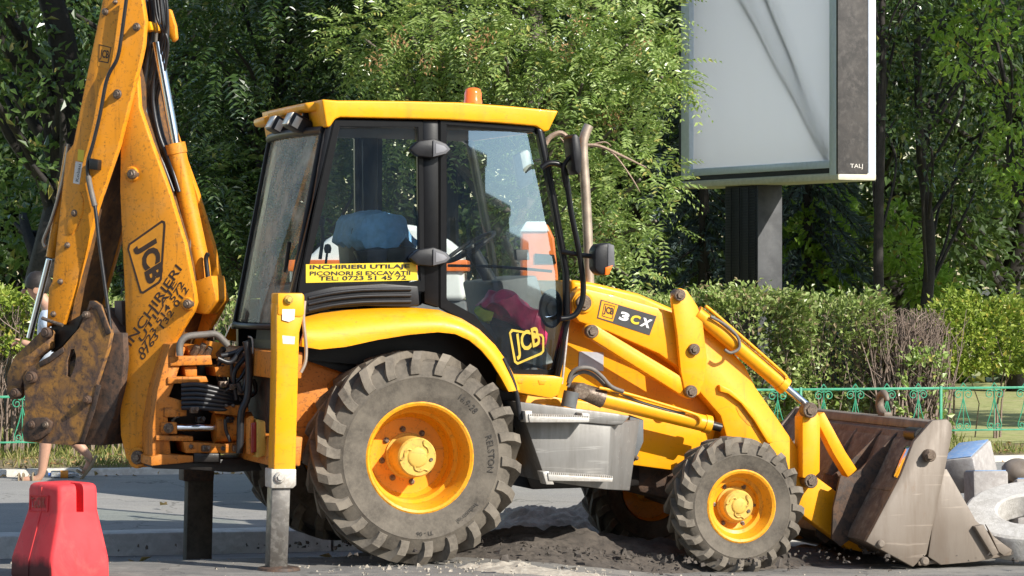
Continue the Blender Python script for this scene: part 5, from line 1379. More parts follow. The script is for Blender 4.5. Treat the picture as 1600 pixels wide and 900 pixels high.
# ------------------------------------------------------------------ things in the cab
M['blue_cloth'] = plain('blue_cloth', (.22, .48, .78), .9, var=.18, scale=25, bump=.3)
M['pink'] = plain('pink_bag', (.80, .05, .16), .35, var=.3, scale=14, bump=.3)
M['bag_dark'] = plain('dark_clutter', (.05, .06, .06), .5, var=.5, scale=16, bump=.3)
M['lime'] = plain('lime_bag', (.42, .52, .03), .5, var=.25, scale=14, bump=.3)
def in_cab(name, label, cat, pts, y, thick, mat, puff=.04, seed=0):
    P = [Vector((x, 0, z)) for x, z in pts_at(MF, pts, y)]
    o = tag(empty(name, None, tuple(MF.world(P[0].x, y, P[0].z)), radians(MF.deg)), label, cat)
    b = MB(); c = sum(P, Vector()) / len(P); rings = []
    for t in np.linspace(-1, 1, 7):
        k = (1 - abs(t) ** 3 * .16); rings.append([b.bm.verts.new((p - c) * k + c - P[0] + Vector((0, t * thick / 2, 0))) for p in P])
    for a, d in zip(rings, rings[1:]):
        for k in range(len(P)): b.bm.faces.new((a[k], a[(k + 1) % len(P)], d[(k + 1) % len(P)], d[k]))
    for rg in (rings[0], rings[-1]): b.bm.faces.new(rg)
    bmesh.ops.triangulate(b.bm, faces=[f for f in b.bm.faces if len(f.verts) > 4]); bmesh.ops.subdivide_edges(b.bm, edges=b.bm.edges, cuts=2, use_grid_fill=True)
    for v in b.bm.verts: v.co += Vector((mn.noise(v.co * 9 + Vector((seed, 0, 0))), mn.noise(v.co * 9 + Vector((0, seed, 3))), mn.noise(v.co * 9 + Vector((7, 0, seed))))) * puff
    me_o = b.build('folds', M[mat], o, angle=70); return o
in_cab('cloth', 'blue cloth draped over the back of the driver seat', 'cloth', [(536, 346), (546, 335), (575, 331), (602, 333), (618, 345), (630, 365), (641, 388), (632, 394), (616, 372), (606, 365), (603, 392), (575, 396), (545, 390), (530, 378)], -.16, .70, 'blue_cloth', .035, 3)
in_cab('bag', 'crumpled pink plastic bag on the cab floor behind the door glass', 'bag', [(752, 474), (764, 458), (790, 457), (815, 470), (838, 490), (852, 520), (850, 545), (828, 535), (800, 505), (775, 495)], -.58, .28, 'pink', .06, 5)
in_cab('bag', 'lime yellow bag beside the pink bag in the cab', 'bag', [(742, 482), (752, 474), (768, 490), (764, 505), (750, 502)], -.58, .10, 'lime', .04, 6)
in_cab('bag', 'dark clear bag of odds and ends in the bottom of the cab', 'bag', [(765, 500), (800, 505), (850, 545), (856, 575), (800, 574), (785, 545)], -.55, .2, 'bag_dark', .05, 8)

# ------------------------------------------------------------------ the walker
M['skin'] = plain('skin', (.48, .27, .18), .55, var=.08, scale=30, bump=.03)
M['hair'] = plain('dark_hair', (.022, .016, .013), .6, var=.4, scale=60, bump=.5)
M['shirt'] = plain('pale_blue_shirt', (.62, .70, .80), .85, var=.06, scale=12, bump=.3)
M['shorts'] = plain('dark_shorts', (.05, .045, .045), .85, var=.15, bump=.2)
M['sandal'] = plain('tan_sandal', (.26, .20, .12), .7, var=.2)
PY = 26.9
def pp_(px, py, dy=0): return Vector(((px - CX) / F * PY, PY + dy, H - (py - HY) / F * PY))
def skinned(name, chains, mat, parent, sub=2):
    me = bpy.data.meshes.new(name); V, E, R = [], [], []; idx = {}
    for ch in chains:
        prev = None
        for p, r in ch:
            key = tuple(round(c, 4) for c in p)
            if key not in idx: idx[key] = len(V); V.append(p); R.append(r)
            if prev is not None and prev != idx[key]: E.append((prev, idx[key]))
            prev = idx[key]
    me.from_pydata([tuple(v) for v in V], E, []); o = link(bpy.data.objects.new(name, me))
    md = o.modifiers.new('skin', 'SKIN'); md.use_smooth_shade = True
    for k, sv in enumerate(me.skin_vertices[0].data):
        rr = R[k] if isinstance(R[k], tuple) else (R[k], R[k]); sv.radius = rr; sv.use_root = (k == 0)
    sb_ = o.modifiers.new('sub', 'SUBSURF'); sb_.levels = sub; sb_.render_levels = sub
    dg = bpy.context.evaluated_depsgraph_get(); dg.update()
    m2 = bpy.data.meshes.new_from_object(o.evaluated_get(dg)); o.modifiers.clear(); o.data = m2
    m2.materials.clear(); m2.materials.append(mat); m2.polygons.foreach_set('use_smooth', [True] * len(m2.polygons))
    o.parent = parent; return o
person = tag(empty('person', None), 'person with short dark hair in a pale shirt and sandals walking behind the digging bucket', 'person')
pel = pp_(84, 578); ch_ = pp_(82, 510); nk = pp_(75, 478); hd0 = pp_(66, 468); hd = pp_(56, 452)
hipL, kneeL, ankL, heelL, toeL = pp_(83, 590, -.09), pp_(75, 668, -.09), pp_(68, 738, -.09), pp_(62, 748, -.09), pp_(30, 750, -.09)
hipR, kneeR, ankR, toeR = pp_(85, 590, .09), pp_(97, 672, .09), pp_(136, 712, .09), pp_(127, 742, .09)
shL, elL, wrL, haL = pp_(82, 497, -.17), pp_(74, 548, -.20), pp_(48, 536, -.20), pp_(38, 533, -.20)
shR, elR, wrR, haR = pp_(80, 497, .17), pp_(86, 550, .20), pp_(74, 585, .20), pp_(70, 598, .20)
skinned('body', [[(pel, .13), (ch_, .14), (nk, .058), (hd0, .055), (pp_(60, 459), .075), (pp_(56, 449), .095), (pp_(55, 440), .075)],
                 [(pel, .13), (hipL, .095), (kneeL, .058), (pp_(74, 690, -.09), .058), (ankL, .038), (heelL, .036), (pp_(45, 749, -.09), .034), (toeL, .024)],
                 [(pel, .13), (hipR, .095), (kneeR, .058), (pp_(112, 688, .09), .058), (ankR, .038), (pp_(138, 725, .09), .034), (toeR, .026)],
                 [(ch_, .14), (shL, .062), (elL, .044), (wrL, .028), (haL, .03)], [(ch_, .14), (shR, .062), (elR, .044), (wrR, .028), (haR, .03)]], M['skin'], person)
for k, (dx, dz) in enumerate(((-13, -2), (-14, 1), (-13, 4), (-11, 6))):
    pass
hm = []
for hpt, sgx in ((haL, -1), (haR, -1)):
    for k in range(4):
        a = hpt + Vector((-.02, -.018 + .012 * k, -.004 * k)); hm.append([(a, .009), (a + Vector((-.04, 0, -.012)), .008), (a + Vector((-.055, .0, -.03)), .006)])
    a = hpt + Vector((.0, -.03, .01)); hm.append([(a, .011), (a + Vector((-.03, -.012, .012)), .009), (a + Vector((-.05, -.008, .004)), .007)])
for k, c in enumerate(hm): skinned('finger', [c], M['skin'], person, 1)
skinned('shirt', [[(pp_(84, 585), (.15, .15)), (pp_(83, 545), .145), (ch_ + Vector((0, 0, .01)), .155), (pp_(78, 484), .085)], [(ch_ + Vector((0, 0, .01)), .155), (shL, .08), (pp_(79, 520, -.2), .068)], [(ch_ + Vector((0, 0, .01)), .155), (shR, .08), (pp_(82, 520, .2), .068)]], M['shirt'], person)
skinned('shorts', [[(pel, .155), (hipL, .115), (pp_(76, 650, -.09), .085)], [(pel, .155), (hipR, .115), (pp_(93, 652, .09), .085)]], M['shorts'], person)
hr = MB(); hc_ = pp_(57, 446)
hr.lathe([(0, .118), (.05, .112), (.09, .085), (.108, .04), (.110, 0), (.100, -.045)], (hc_.x + .012, hc_.y, hc_.z + .005), (.25, 0, 1), 20)
hr.build('hair', M['hair'], person, angle=80)
fc = MB(); fc.tube([hd + Vector((-.085, 0, .0)), hd + Vector((-.112, 0, -.018)), hd + Vector((-.09, 0, -.03))], [.012, .016, .008], 8); fc.build('nose', M['skin'], person)
er = MB(); er.lathe([(0, -.01), (.028, -.006), (.03, .004), (0, .008)], (hd + Vector((.02, -.095, -.01))), (0, 1, .1), 12); er.build('ear', M['skin'], person)
for y_ in (-.035, .035):
    ey = MB(); ey.lathe([(0, -.008), (.011, -.004), (.012, .004), (0, .006)], hd + Vector((-.086, y_, .012)), (1, 0, 0), 10); ey.build('eye', M['hair'], person)
mo = MB(); mo.tube([hd + Vector((-.086, -.025, -.052)), hd + Vector((-.094, 0, -.052)), hd + Vector((-.086, .025, -.052))], .006, 6); mo.build('mouth', M['red_lens'], person)
for a, b, c, dy in ((pp_(66, 753, -.09), pp_(45, 754, -.09), pp_(22, 755, -.09), -.09), (pp_(150, 714, .09), pp_(142, 732, .09), pp_(124, 754, .09), .09)):
    s_ = MB(); d = (c - a).normalized(); n_ = Vector((0, 1, 0)).cross(d).normalized()
    if n_.z < 0: n_ = -n_
    s_.hull([a + Vector((0, -.04, 0)), b + Vector((0, -.05, 0)), c + Vector((0, -.03, 0)), c + Vector((0, .03, 0)), b + Vector((0, .05, 0)), a + Vector((0, .04, 0))],
            [p + n_ * .022 for p in (a + Vector((0, -.04, 0)), b + Vector((0, -.05, 0)), c + Vector((0, -.03, 0)), c + Vector((0, .03, 0)), b + Vector((0, .05, 0)), a + Vector((0, .04, 0)))], .005)
    m_ = a.lerp(c, .62)
    for t_ in (.25, .6, .75):
        q_ = a.lerp(c, t_); s_.tube([q_ + Vector((0, -.046, 0)) + n_ * .02, q_ + Vector((0, -.035, 0)) + n_ * .07, q_ + n_ * .085, q_ + Vector((0, .035, 0)) + n_ * .07, q_ + Vector((0, .046, 0)) + n_ * .02], .008, 6)
    s_.build('sandal', M['sandal'], person)
btl = tag(empty('bottle', None, (pp_(96, 738).x, 27.1, .10)), 'empty drink bottle with an orange and blue label lying by the white kerb', 'bottle')
M['clear_plastic'] = glass('clear_plastic', (.85, .9, .95), .2, .3); M['blue_label'] = plain('blue_label', (.05, .14, .45), .5); M['orange_label'] = plain('orange_label', (.75, .28, .03), .5)
q = MB(); q.lathe([(0, -.12), (.03, -.118), (.034, -.10), (.034, .04), (.026, .08), (.013, .10), (.013, .12), (0, .12)], (0, 0, .035), (1, .1, 0), 16); q.build('body', M['clear_plastic'], btl)
q = MB(); q.lathe([(.0355, -.035), (.0355, .03)], (0, 0, .035), (1, .1, 0), 16); q.build('label', M['orange_label'], btl)
q = MB(); q.lathe([(0, .115), (.017, .115), (.017, .14), (0, .14)], (0, 0, .035), (-1, -.1, 0), 12); q.build('cap', M['blue_label'], btl)
# a few fallen leaves in the gutter
for k, (px, py) in enumerate(((215, 878), (205, 881), (520, 884), (1100, 893), (250, 800))):
    Y = 21.5 if py > 860 else 24.5
    X = (px - CX) / F * Y; z = gz(X, Y) if py > 860 else .05
    o = tag(empty('fallen_leaf', None, (X, Y, z + .01), k * 1.3), ['curled dry leaf standing on the gutter by the kerb', 'flat dry leaf beside the curled leaf in the gutter', 'small dry leaf beside the rear wheel', 'small dry leaf in front of the front wheel', 'dry leaf on the far path'][k], 'leaf')
    V, Q = simple_leaves(np.array([(0, 0, 0.)]), np.array([(1, .2, .5 if k == 0 else .1)]), np.array([(0, 0, 1.)]), np.array([.11]), .55, .25); np_mesh('blade', V, Q, M['dry_leaf'], o)

# ------------------------------------------------------------------ the van standing behind the cab
M['van_white'] = plain('white_truck_paint', (.72, .73, .72), .35, var=.05, bump=.02, coat=.3)
M['van_orange'] = plain('orange_truck_paint', (.72, .16, .02), .4, var=.1, bump=.02, coat=.3)
VY = 24.3; vx0, vx1 = (447 - CX) / F * VY, (872 - CX) / F * VY
van = tag(empty('truck', None, ((vx0 + vx1) / 2, VY, .04)), 'small truck with white tank and orange cab, seen through the windows of the backhoe loader', 'truck')
vw = (vx1 - vx0) / 2
def vx(px): return (px - CX) / F * VY - (vx0 + vx1) / 2
def vz(py): return H - (py - HY) / F * VY - .04
q = MB(); q.prism([(vx(a), vz(b)) for a, b in ((452, 470), (452, 412), (470, 404), (488, 396), (510, 374), (535, 358), (560, 350), (640, 351), (668, 356), (700, 374), (722, 392), (728, 470))], 0, 1.7, .05, 4); q.build('tank_body', M['van_white'], van, angle=50)
q = MB(); q.prism([(vx(450), vz(424)), (vx(450), vz(406)), (vx(730), vz(406)), (vx(730), vz(424))], -.03, 1.72, .01); q.build('stripe', M['van_orange'], van)
q = MB(); q.prism([(vx(814), vz(560)), (vx(814), vz(362)), (vx(824), vz(350)), (vx(856), vz(350)), (vx(866), vz(372)), (vx(872), vz(430)), (vx(872), vz(560))], 0, 1.7, .02, 3); cb_ = q.build('cab', M['van_orange'], van)
q = MB(); q.prism([(vx(812), vz(362)), (vx(822), vz(346)), (vx(852), vz(346)), (vx(858), vz(362))], -.02, 1.72, .01); q.build('cab_roof', M['van_white'], cb_)
q = MB(); q.prism([(vx(836), vz(412)), (vx(836), vz(396)), (vx(866), vz(398)), (vx(869), vz(412))], -.012, .0, .002); q.build('side_window', M['black'], cb_)
q = MB(); q.prism([(vx(450), vz(590)), (vx(450), vz(470)), (vx(728), vz(470)), (vx(735), vz(540)), (vx(872), vz(560)), (vx(872), vz(640)), (vx(450), vz(640))], .05, 1.65, .02); q.build('chassis', M['cab_grey'], van)
for sx in (vx(500), vx(690)):
    for yy in (.10, 1.6):
        q = MB(); q.lathe([(.16, -.1), (.31, -.1), (.33, -.06), (.33, .06), (.31, .1), (.16, .1)], (sx, yy, .33), (0, 1, 0), 28, closed=True); wv_ = q.build('wheel', M['tyre_dark'], van)
        q = MB(); q.lathe([(0, -.05), (.17, -.06), (.17, .06), (0, .05)], (sx, yy, .33), (0, 1, 0), 24); q.build('rim', M['step'], wv_)
# ------------------------------------------------------------------ trees behind the fence
def C(px, py, Y, r, sq=.8): p = at(px, py, Y); return (*p, r, sq)
R_ = np.random.default_rng(5)
def base_of(px, Y): return ((px - CX) / F * Y, Y, .15)
# the sunlit ailanthus in the middle
cl = [C(*q) for q in ((640, 50, 31.6, .50), (720, 30, 31.4, .50), (790, 90, 31.2, .45), (850, 40, 31.2, .5), (910, 130, 30.9, .42), (980, 70, 30.9, .48), (1035, 120, 30.7, .30), (960, 200, 30.7, .42),
    (1000, 280, 30.6, .36), (1025, 345, 30.6, .26), (935, 290, 30.9, .40), (960, 375, 30.7, .26), (880, 215, 31.3, .42), (720, 120, 31.7, .42), (620, 130, 31.9, .40), (985, 130, 31.2, .4), (905, 60, 31.6, .5), (1010, 20, 31.4, .4), (930, 350, 31.4, .34), (570, 60, 32.0, .42), (760, 170, 32.2, .5), (660, 200, 32.4, .5), (860, 300, 32.4, .5), (980, 430, 31.6, .3))]
cl += [C(*q) for q in ((700, -90, 32.4, .7), (850, -100, 32.2, .75), (980, -80, 32.0, .6), (780, -230, 33.0, .9), (920, -240, 33.0, .8), (620, -120, 33, .7), (700, -330, 33.6, .9), (880, -360, 33.6, .9))]
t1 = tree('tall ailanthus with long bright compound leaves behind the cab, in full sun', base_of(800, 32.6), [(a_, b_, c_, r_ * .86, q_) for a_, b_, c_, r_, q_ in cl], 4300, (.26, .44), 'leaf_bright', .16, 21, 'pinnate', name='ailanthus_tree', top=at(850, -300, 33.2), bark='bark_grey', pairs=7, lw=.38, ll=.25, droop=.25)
# reddish seed clusters and the bare pinkish branch hanging in front
r = np.random.default_rng(3); sc = []
for px, py in ((738, 78), (760, 60), (668, 95), (945, 178), (960, 190), (935, 360), (950, 352), (880, 75), (905, 40), (620, 60), (590, 95), (1000, 75)):
    p = np.array(at(px, py, 30.75)); sc.append(p + r.normal(0, .06, (46, 3)) * (1, .7, 1.2))
P = np.concatenate(sc); V, Q = simple_leaves(P, r.normal(0, 1, P.shape) + (0, 0, -1.0), r.normal(0, 1, P.shape), r.uniform(.03, .055, len(P)), .38, .1)
tag(np_mesh('seed_clusters', V - np.array(t1.location), Q, M['seed'], t1), kind='stuff')
q = MB(); 
for pth, rr in (([(1010, 262), (975, 245), (935, 228), (900, 226), (878, 208), (860, 214), (852, 225)], [.006, .014, .018, .022, .026, .028, .03]), ([(1000, 300), (985, 275), (958, 240), (930, 226)], [.004, .008, .01, .012]), ([(920, 250), (900, 240), (875, 215)], [.004, .006, .008]), ([(905, 245), (880, 222)], [.004, .006]), ([(955, 228), (945, 222), (925, 226)], [.004, .008, .01])):
    q.tube([Vector(at(a, b, 29.9)) - t1.location for a, b in pth], rr, 6)
q.build('bare_branch', M['branch_pink'], t1, angle=60)

# darker compound-leaved trees left of the cab
def blob(px0, px1, py0, py1, Y0, Y1, n, r0, r1, seed, sq=.8):
    r = np.random.default_rng(seed); return [C(r.uniform(px0, px1), r.uniform(py0, py1), r.uniform(Y0, Y1), r.uniform(r0, r1), sq) for _ in range(n)]
tree('shaded ailanthus with drooping compound leaves between the digging arm and the cab', base_of(420, 35), blob(270, 600, -40, 330, 33.2, 35, 26, .40, .62, 31) + blob(300, 580, -500, -60, 33.5, 36, 10, .7, 1.0, 32), 2300, (.34, .55), 'leaf_dark', .13, 33, 'pinnate', name='ailanthus_tree', pairs=8, ll=.24, lw=.34)
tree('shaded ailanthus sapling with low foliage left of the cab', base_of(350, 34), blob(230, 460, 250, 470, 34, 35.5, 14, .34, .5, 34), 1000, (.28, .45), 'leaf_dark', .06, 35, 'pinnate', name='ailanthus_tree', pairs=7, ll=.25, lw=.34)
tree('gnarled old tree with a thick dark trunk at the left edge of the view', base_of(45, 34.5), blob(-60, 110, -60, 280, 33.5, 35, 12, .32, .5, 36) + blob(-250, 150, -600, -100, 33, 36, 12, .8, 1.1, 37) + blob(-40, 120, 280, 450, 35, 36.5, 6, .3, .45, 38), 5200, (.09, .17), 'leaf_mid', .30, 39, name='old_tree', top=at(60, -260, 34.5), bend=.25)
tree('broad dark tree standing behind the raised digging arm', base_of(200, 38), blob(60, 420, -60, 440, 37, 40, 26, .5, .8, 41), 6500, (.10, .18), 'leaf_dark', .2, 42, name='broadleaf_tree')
# right of the advertising panel
tree('slim tree with a dark straight trunk just right of the advertising panel', base_of(1376, 35), blob(1330, 1470, -40, 200, 34.5, 36, 12, .30, .48, 43) + blob(1300, 1460, -500, -60, 34.5, 37, 9, .7, .9, 44), 5600, (.07, .12), 'leaf_dark', .075, 45, name='slim_tree', top=at(1376, -200, 35), bend=.04)
tree('slim tree with a dark forked trunk, second to the right of the panel', base_of(1440, 36), blob(1400, 1600, 20, 300, 35.5, 37.5, 14, .32, .5, 46) + blob(1400, 1650, -500, -60, 35.5, 38, 8, .7, 1, 47), 6200, (.07, .12), 'leaf_dark', .085, 48, name='slim_tree', top=at(1436, -200, 36), bend=.05)
tree('tree with pale yellow-green leaves catching the sun above the hedge at right', base_of(1690, 35), blob(1470, 1580, 20, 130, 34, 35, 6, .22, .36, 49) + blob(1560, 1650, 150, 300, 34.5, 36, 5, .3, .4, 50), 1100, (.08, .13), 'leaf_lime', .07, 51, name='young_tree', bend=.1)
tree('sapling with lime green leaves glowing behind the panel column', base_of(1300, 38), blob(1230, 1345, 290, 440, 36.5, 38.5, 9, .28, .42, 52), 2200, (.09, .16), 'leaf_lime', .04, 53, name='young_tree')
tree('lime green sapling growing between the two slim trunks', base_of(1415, 37.5), blob(1385, 1470, 320, 460, 36.8, 38, 6, .20, .32, 54), 900, (.09, .15), 'leaf_lime', .03, 55, name='young_tree')
for k, (px, Y, lab) in enumerate(((1100, 36.8, 'blue-grey spruce with drooping boughs left of the panel column'), (1262, 37.2, 'blue-grey spruce bough tree right of the panel column'))):
    bx = base_of(px, Y); root = tag(empty('spruce_tree', None, bx), lab, 'tree'); r = np.random.default_rng(60 + k); V_, Q_, n0 = [], [], 0; mb = MB()
    mb.tube([(0, 0, -.1), (0, 0, 6.5)], [.09, .02], 8, False)
    for z in np.arange(.5, 6.2, .16):
        for a in r.uniform(0, 6.28, 5):
            L = (6.6 - z) * .16 + .15; d = np.array((cos(a), sin(a), -.35)); n = 150
            t_ = r.random(n)[:, None]; P = np.array((0, 0, z)) + d * L * t_ - np.array((0, 0, .35)) * (t_ ** 2) * L
            v, qd = simple_leaves(P, d + r.normal(0, .55, (n, 3)) - (0, 0, .3), r.normal(0, 1, (n, 3)), r.uniform(.08, .15, n), .2, .05); V_.append(v); Q_.append(qd + n0); n0 += len(v)
            mb.tube([(0, 0, z), tuple(np.array((0, 0, z)) + d * L * .6 - (0, 0, .12 * L)), tuple(np.array((0, 0, z)) + d * L - (0, 0, .35 * L))], [.02, .012, .005], 4)
    np_mesh('crown', np.concatenate(V_), np.concatenate(Q_), M['needle'], root); mb.build('trunk', M['bark'], root)
# the dark wood closing the view
labs = ['dark tree closing the view at the far left', 'dark tree behind the gap left of the cab', 'dark tree beyond the rear of the cab', 'dark tree beyond the cab roof', 'dark tree beyond the bonnet', 'dark tree beyond the panel column', 'dark tree beyond the bare brown shrub', 'dark tree closing the view at the far right']
for k, px in enumerate((40, 270, 490, 720, 960, 1190, 1400, 1600)):
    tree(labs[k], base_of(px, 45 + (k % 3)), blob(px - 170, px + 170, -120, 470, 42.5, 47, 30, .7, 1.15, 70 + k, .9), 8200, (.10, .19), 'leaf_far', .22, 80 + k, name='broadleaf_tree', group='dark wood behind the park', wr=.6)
und = []
r = np.random.default_rng(90); n = 26000
P = np.stack([r.uniform(-11, 11, n), r.uniform(48.5, 50.5, n), r.uniform(.1, 9.5, n)], 1)
V, Q = simple_leaves(P, r.normal(0, 1, (n, 3)), r.normal(0, 1, (n, 3)) + (0, -1, .4), r.uniform(.2, .4, n), .7)
tag(np_mesh('far_wood', V, Q, M['leaf_far']), kind='stuff')
# unseen crowns added overhead to keep the left and right of the wood in shade
tree('tree added out of view above the cab, its crown shading the wood', base_of(640, 32.6), [(x, y, z, rr, .7) for x, y, z, rr in ((-2.2, 31.5, 7.6, 1.3), (-.6, 31.6, 7.4, 1.3), (.8, 31.8, 7.2, 1.2), (2.0, 31.4, 7.4, 1.1), (-1.4, 32.6, 8.6, 1.5), (.6, 32.6, 8.8, 1.5), (2.4, 32.4, 8.6, 1.2), (-3.6, 31.8, 7.8, 1.3), (3.4, 31.2, 8.0, 1.0))], 6200, (.20, .34), 'leaf_mid', .2, 95, name='shade_tree', wr=.75, top=(0, 32.4, 8.5))
tree('tree added out of view at the right, its crown shading the wood', base_of(2150, 34), [(x, y, z, rr, .7) for x, y, z, rr in ((9.6, 31.6, 7.4, 1.4), (11.0, 31.0, 7.0, 1.4), (10.4, 33, 8.4, 1.6), (12.2, 32.2, 8.0, 1.5), (9.2, 33.4, 8.6, 1.3), (11.6, 33.8, 6.4, 1.4), (12.8, 30.8, 6.6, 1.4), (9.8, 34.6, 7.4, 1.3))], 5200, (.20, .34), 'leaf_mid', .25, 96, name='shade_tree', wr=.75, top=(10.8, 32, 8.6))

# ------------------------------------------------------------------ the hedge, shrub by shrub
def shrub(label, px0, px1, pyt, v, depth, n, leaf, mat, twigs, seed, zmin=.25, name='hedge_shrub', tw='twig', lumps=.18, dens=1.6, spread=.3):
    r = np.random.default_rng(seed)
    ua, za = ST.px(px0, pyt, v); ub, _ = ST.px(px1, pyt, v); zt = ST.px((px0 + px1) / 2, pyt, v)[1]; w_ = (ub - ua) / 2; uc = (ua + ub) / 2
    b = ST.world(uc, v + depth / 2, .15); root = tag(empty(name, None, b, radians(14)), label, 'shrub', 'shrubs of the clipped hedge')
    h = zt - .15
    if n:
        # points biased to the skin of a clipped block
        a = r.uniform(-1, 1, (n, 3)); ax_i = r.integers(0, 3, n); s_ = np.sign(r.normal(0, 1, n)); k = r.random(n) < .8
        a[np.arange(n)[k], ax_i[k]] = (s_ * (1 - .25 * r.random(n) ** dens))[k]
        x, y, z = a[:, 0] * (w_ + .06), a[:, 1] * depth / 2, zmin + (a[:, 2] + 1) / 2 * (h - zmin)
        lump = np.array([mn.noise((uc + p * 2.2, q * 2.2 + v, t * 2.2)) for p, q, t in zip(x, y, z)])
        keep = (lump > -.10) | (r.random(n) < .25); nz_ = np.array([mn.noise((p * 3 + uc * 3, seed, 0)) for p in x])
        P = np.stack([x, y + lump * lumps * 1.3 * np.sign(a[:, 1]), z + nz_ * .2 * (z > h * .6) + r.normal(0, .04, n)], 1)[keep]; m = len(P)
        D = a[keep] * (1, 1, .6) + r.normal(0, .7, (m, 3)) + (0, 0, .25)
        V, Q = simple_leaves(P, D, r.normal(0, .5, (m, 3)) + a[keep] * .5 + (0, 0, .7), r.uniform(*leaf, m), .62)
        # stray shoots above the clipped top
        ns = int(14 * w_ + 4); sx = r.uniform(-w_, w_, ns); sy = r.uniform(-depth, depth, ns) * .4; hh = r.uniform(.08, .26, ns); SP, SD = [], []
        for a_, b_, c_ in zip(sx, sy, hh):
            for t_ in np.linspace(-.5, 1, 12): SP.append((a_ + r.normal(0, .012) + t_ * c_ * .2, b_, h - .06 + t_ * c_)); SD.append((r.normal(), r.normal(), .6))
        V2, Q2 = simple_leaves(np.array(SP), np.array(SD), r.normal(0, .5, (len(SP), 3)) + (0, -.3, .7), r.uniform(*leaf, len(SP)) * .8, .6)
        Q = np.concatenate([Q, Q2 + len(V)]); V = np.concatenate([V, V2])
        np_mesh('foliage', V, Q, M[mat], root)
    mb = MB()
    for _ in range(twigs):
        x0 = r.uniform(-w_, w_) * .85; y0 = r.uniform(-depth, depth) * .4; x1 = x0 + r.normal(0, spread * .5); z1 = h * r.uniform(.75, 1.0)
        P = [Vector((x0, y0, -.05)), Vector((x0 + (x1 - x0) * .3 + r.normal(0, .04), y0, z1 * .35)), Vector((x0 + (x1 - x0) * .7 + r.normal(0, .05), y0 + r.normal(0, .05), z1 * .7)), Vector((x1, y0 + r.normal(0, .08), z1))]
        r0 = r.uniform(.008, .016); mb.tube(P, [r0, r0 * .75, r0 * .5, r0 * .25], 5, False)
        for q_ in range(3):
            s_ = P[1].lerp(P[3], r.random()); e = s_ + Vector((r.normal(0, .12), r.normal(0, .08), r.uniform(.12, .30))); e.z = min(e.z, h); mb.tube([s_, s_.lerp(e, .5) + Vector((r.normal(0, .02), 0, 0)), e], [r0 * .4, r0 * .3, r0 * .18], 4, False)
    mb.build('stems', M[tw], root, angle=60)
HV = 29.35
shrub('dark green hedge shrub between the tilt ram and the loader arm', 985, 1120, 470, HV, .8, 9000, (.04, .075), 'leaf_hedge', 12, 101)
shrub('tall leafy green hedge shrub below the panel column', 1110, 1262, 463, HV, .9, 11500, (.04, .08), 'leaf_hedge', 14, 102)
shrub('bright green hedge shrub left of the bare brown shrub', 1255, 1386, 470, HV, .8, 8600, (.04, .08), 'leaf_hedge', 22, 103, zmin=.4)
shrub('bare brown leafless shrub in the middle of the hedge', 1380, 1488, 482, HV - .15, .6, 0, (.04, .06), 'leaf_hedge', 230, 104, zmin=.3, spread=.35)
shrub('yellow-green hedge shrub on bare stems right of the bare brown shrub', 1482, 1620, 477, HV + .25, .9, 7500, (.045, .085), 'leaf_yellowgreen', 8, 105, zmin=.75)
shrub('small bright green bush growing low behind the fence, right of the lifting hook', 1425, 1478, 560, HV - .35, .4, 1100, (.05, .09), 'leaf_bright', 6, 106, zmin=.1)
shrub('yellow-green hedge shrub at the left edge behind the walking person', -60, 62, 472, HV, .8, 4200, (.05, .09), 'leaf_yellowgreen', 60, 107, zmin=.95)
shrub('twiggy hedge shrub seen between the digging bucket and the boom', 60, 215, 470, HV, .8, 3000, (.05, .09), 'leaf_hedge', 40, 108, zmin=.3)
shrub('green hedge shrub showing between the boom and the cab', 210, 420, 478, HV, .8, 5200, (.05, .09), 'leaf_hedge', 50, 109, zmin=.3)
shrub('hedge shrub hidden mostly behind the cab', 415, 700, 474, HV, .8, 4200, (.05, .09), 'leaf_hedge', 30, 110)
shrub('hedge shrub hidden mostly behind the bonnet', 695, 990, 474, HV, .8, 4200, (.05, .09), 'leaf_hedge', 30, 111)
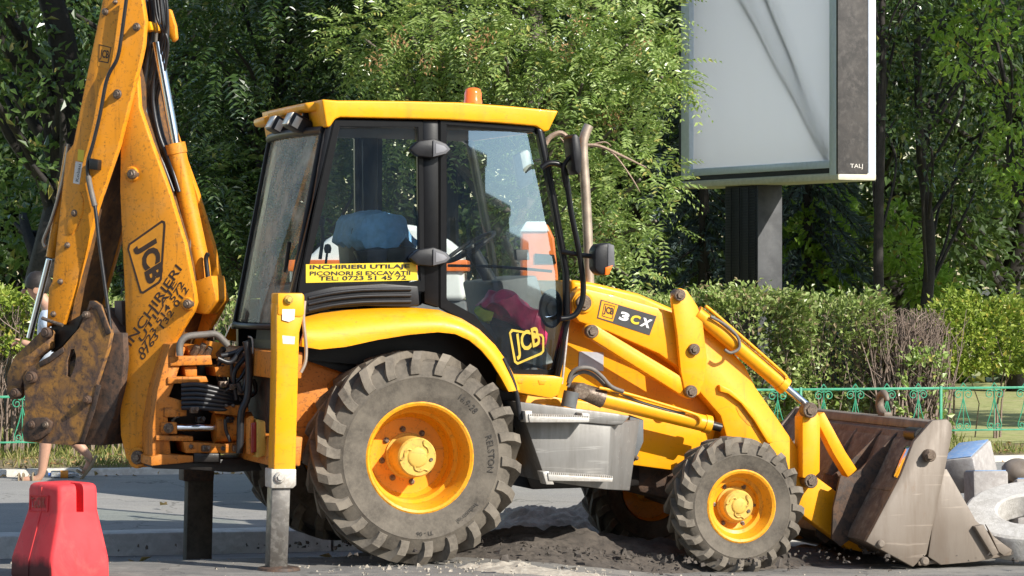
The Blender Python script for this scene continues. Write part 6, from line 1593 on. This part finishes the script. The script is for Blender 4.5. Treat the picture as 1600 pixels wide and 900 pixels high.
# ------------------------------------------------------------------ grass
r = np.random.default_rng(77); n = 42000
u = r.uniform(-9, 12, n); v = FARK_V + .2 + r.random(n) ** 1.3 * 5.5; near = v < FENCE_V + .3
patch = np.array([mn.noise((a * 1.1, b * 1.4, 2)) for a, b in zip(u, v)]); keep = (patch > -.12) | (r.random(n) < .25); u, v, near = u[keep], v[keep], near[keep]; n = len(u)
c14, s14 = cos(radians(14)), sin(radians(14))
P = np.stack([u * c14 - v * s14, u * s14 + v * c14, np.full(n, .16)], 1)
V, Q = simple_leaves(P, np.stack([r.normal(0, .45, n), r.normal(0, .45, n), np.ones(n)], 1), r.normal(0, 1, (n, 3)) * (1, 1, .1) + .001, np.where(near, r.uniform(.05, .14, n), r.uniform(.06, .16, n)), .13, .02)
tag(np_mesh('grass', V, Q, M['grass']), kind='stuff')
n = 2600; u = r.uniform(-12, 14, n); v = r.uniform(FARK_V - .15, FENCE_V + .4, n)
P = np.stack([u * c14 - v * s14, u * s14 + v * c14, np.where(v < FARK_V, .112, .20)], 1)
V, Q = simple_leaves(P, r.normal(0, 1, (n, 3)) * (1, 1, .3), r.normal(0, .4, (n, 3)) + (0, 0, 1), r.uniform(.03, .08, n), .6, .2)
tag(np_mesh('fallen_leaves', V, Q, M['dry_leaf']), kind='stuff')
# ------------------------------------------------------------------ across the street: what the cab glass mirrors
M['render_wall'] = rusty('grey_rendered_wall', (.24, .23, .21), (.20, .19, .175), (.27, .26, .24), rough=.9, scale=1.5, bump=.1)
M['window_dark'] = plain('dark_window', (.02, .025, .03), .1, var=.2, spec=.6)
bl_ = tag(empty('apartment_building', None, (0, 0, 0)), 'grey apartment building across the street, mirrored in the cab glass', 'building')
def bld(x0, x1, y0, y1, h):
    q = MB(); q.hull([(x0, y0, -.3), (x1, y0, -.3), (x1, y1, -.3), (x0, y1, -.3)], [(x0, y0, h), (x1, y0, h), (x1, y1, h), (x0, y1, h)]); q.build('wall', M['render_wall'], bl_)
    q = MB(); q.box(((x0 + x1) / 2, (y0 + y1) / 2, h + .15), (x1 - x0 + .8, abs(y1 - y0) + .8, .3)); q.build('roof', M['render_wall'], bl_)
    wm = None
    for z in np.arange(1.6, h - 1.5, 3.0):
        for x in np.arange(x0 + 1.5, x1 - 1.5, 3.2):
            if wm is None:
                q = MB(); q.box((0, 0, 0), (1.5, .12, 1.5)); wm = o = q.build('window', M['window_dark'], bl_)
            else: o = wm.copy(); COL.objects.link(o); o.parent = bl_
            o.location = (x, y1 + .03, z)
bld(-30, 25.5, -52, -40, 21); bld(25.5, 32, -50, -40.3, 11.6); bld(32, 37.5, -50, -40.6, 10.3); bld(37.5, 46, -49, -40.9, 9.2); bld(46, 54, -48, -41.2, 8.4); bld(54, 90, -47, -41.5, 7.0)
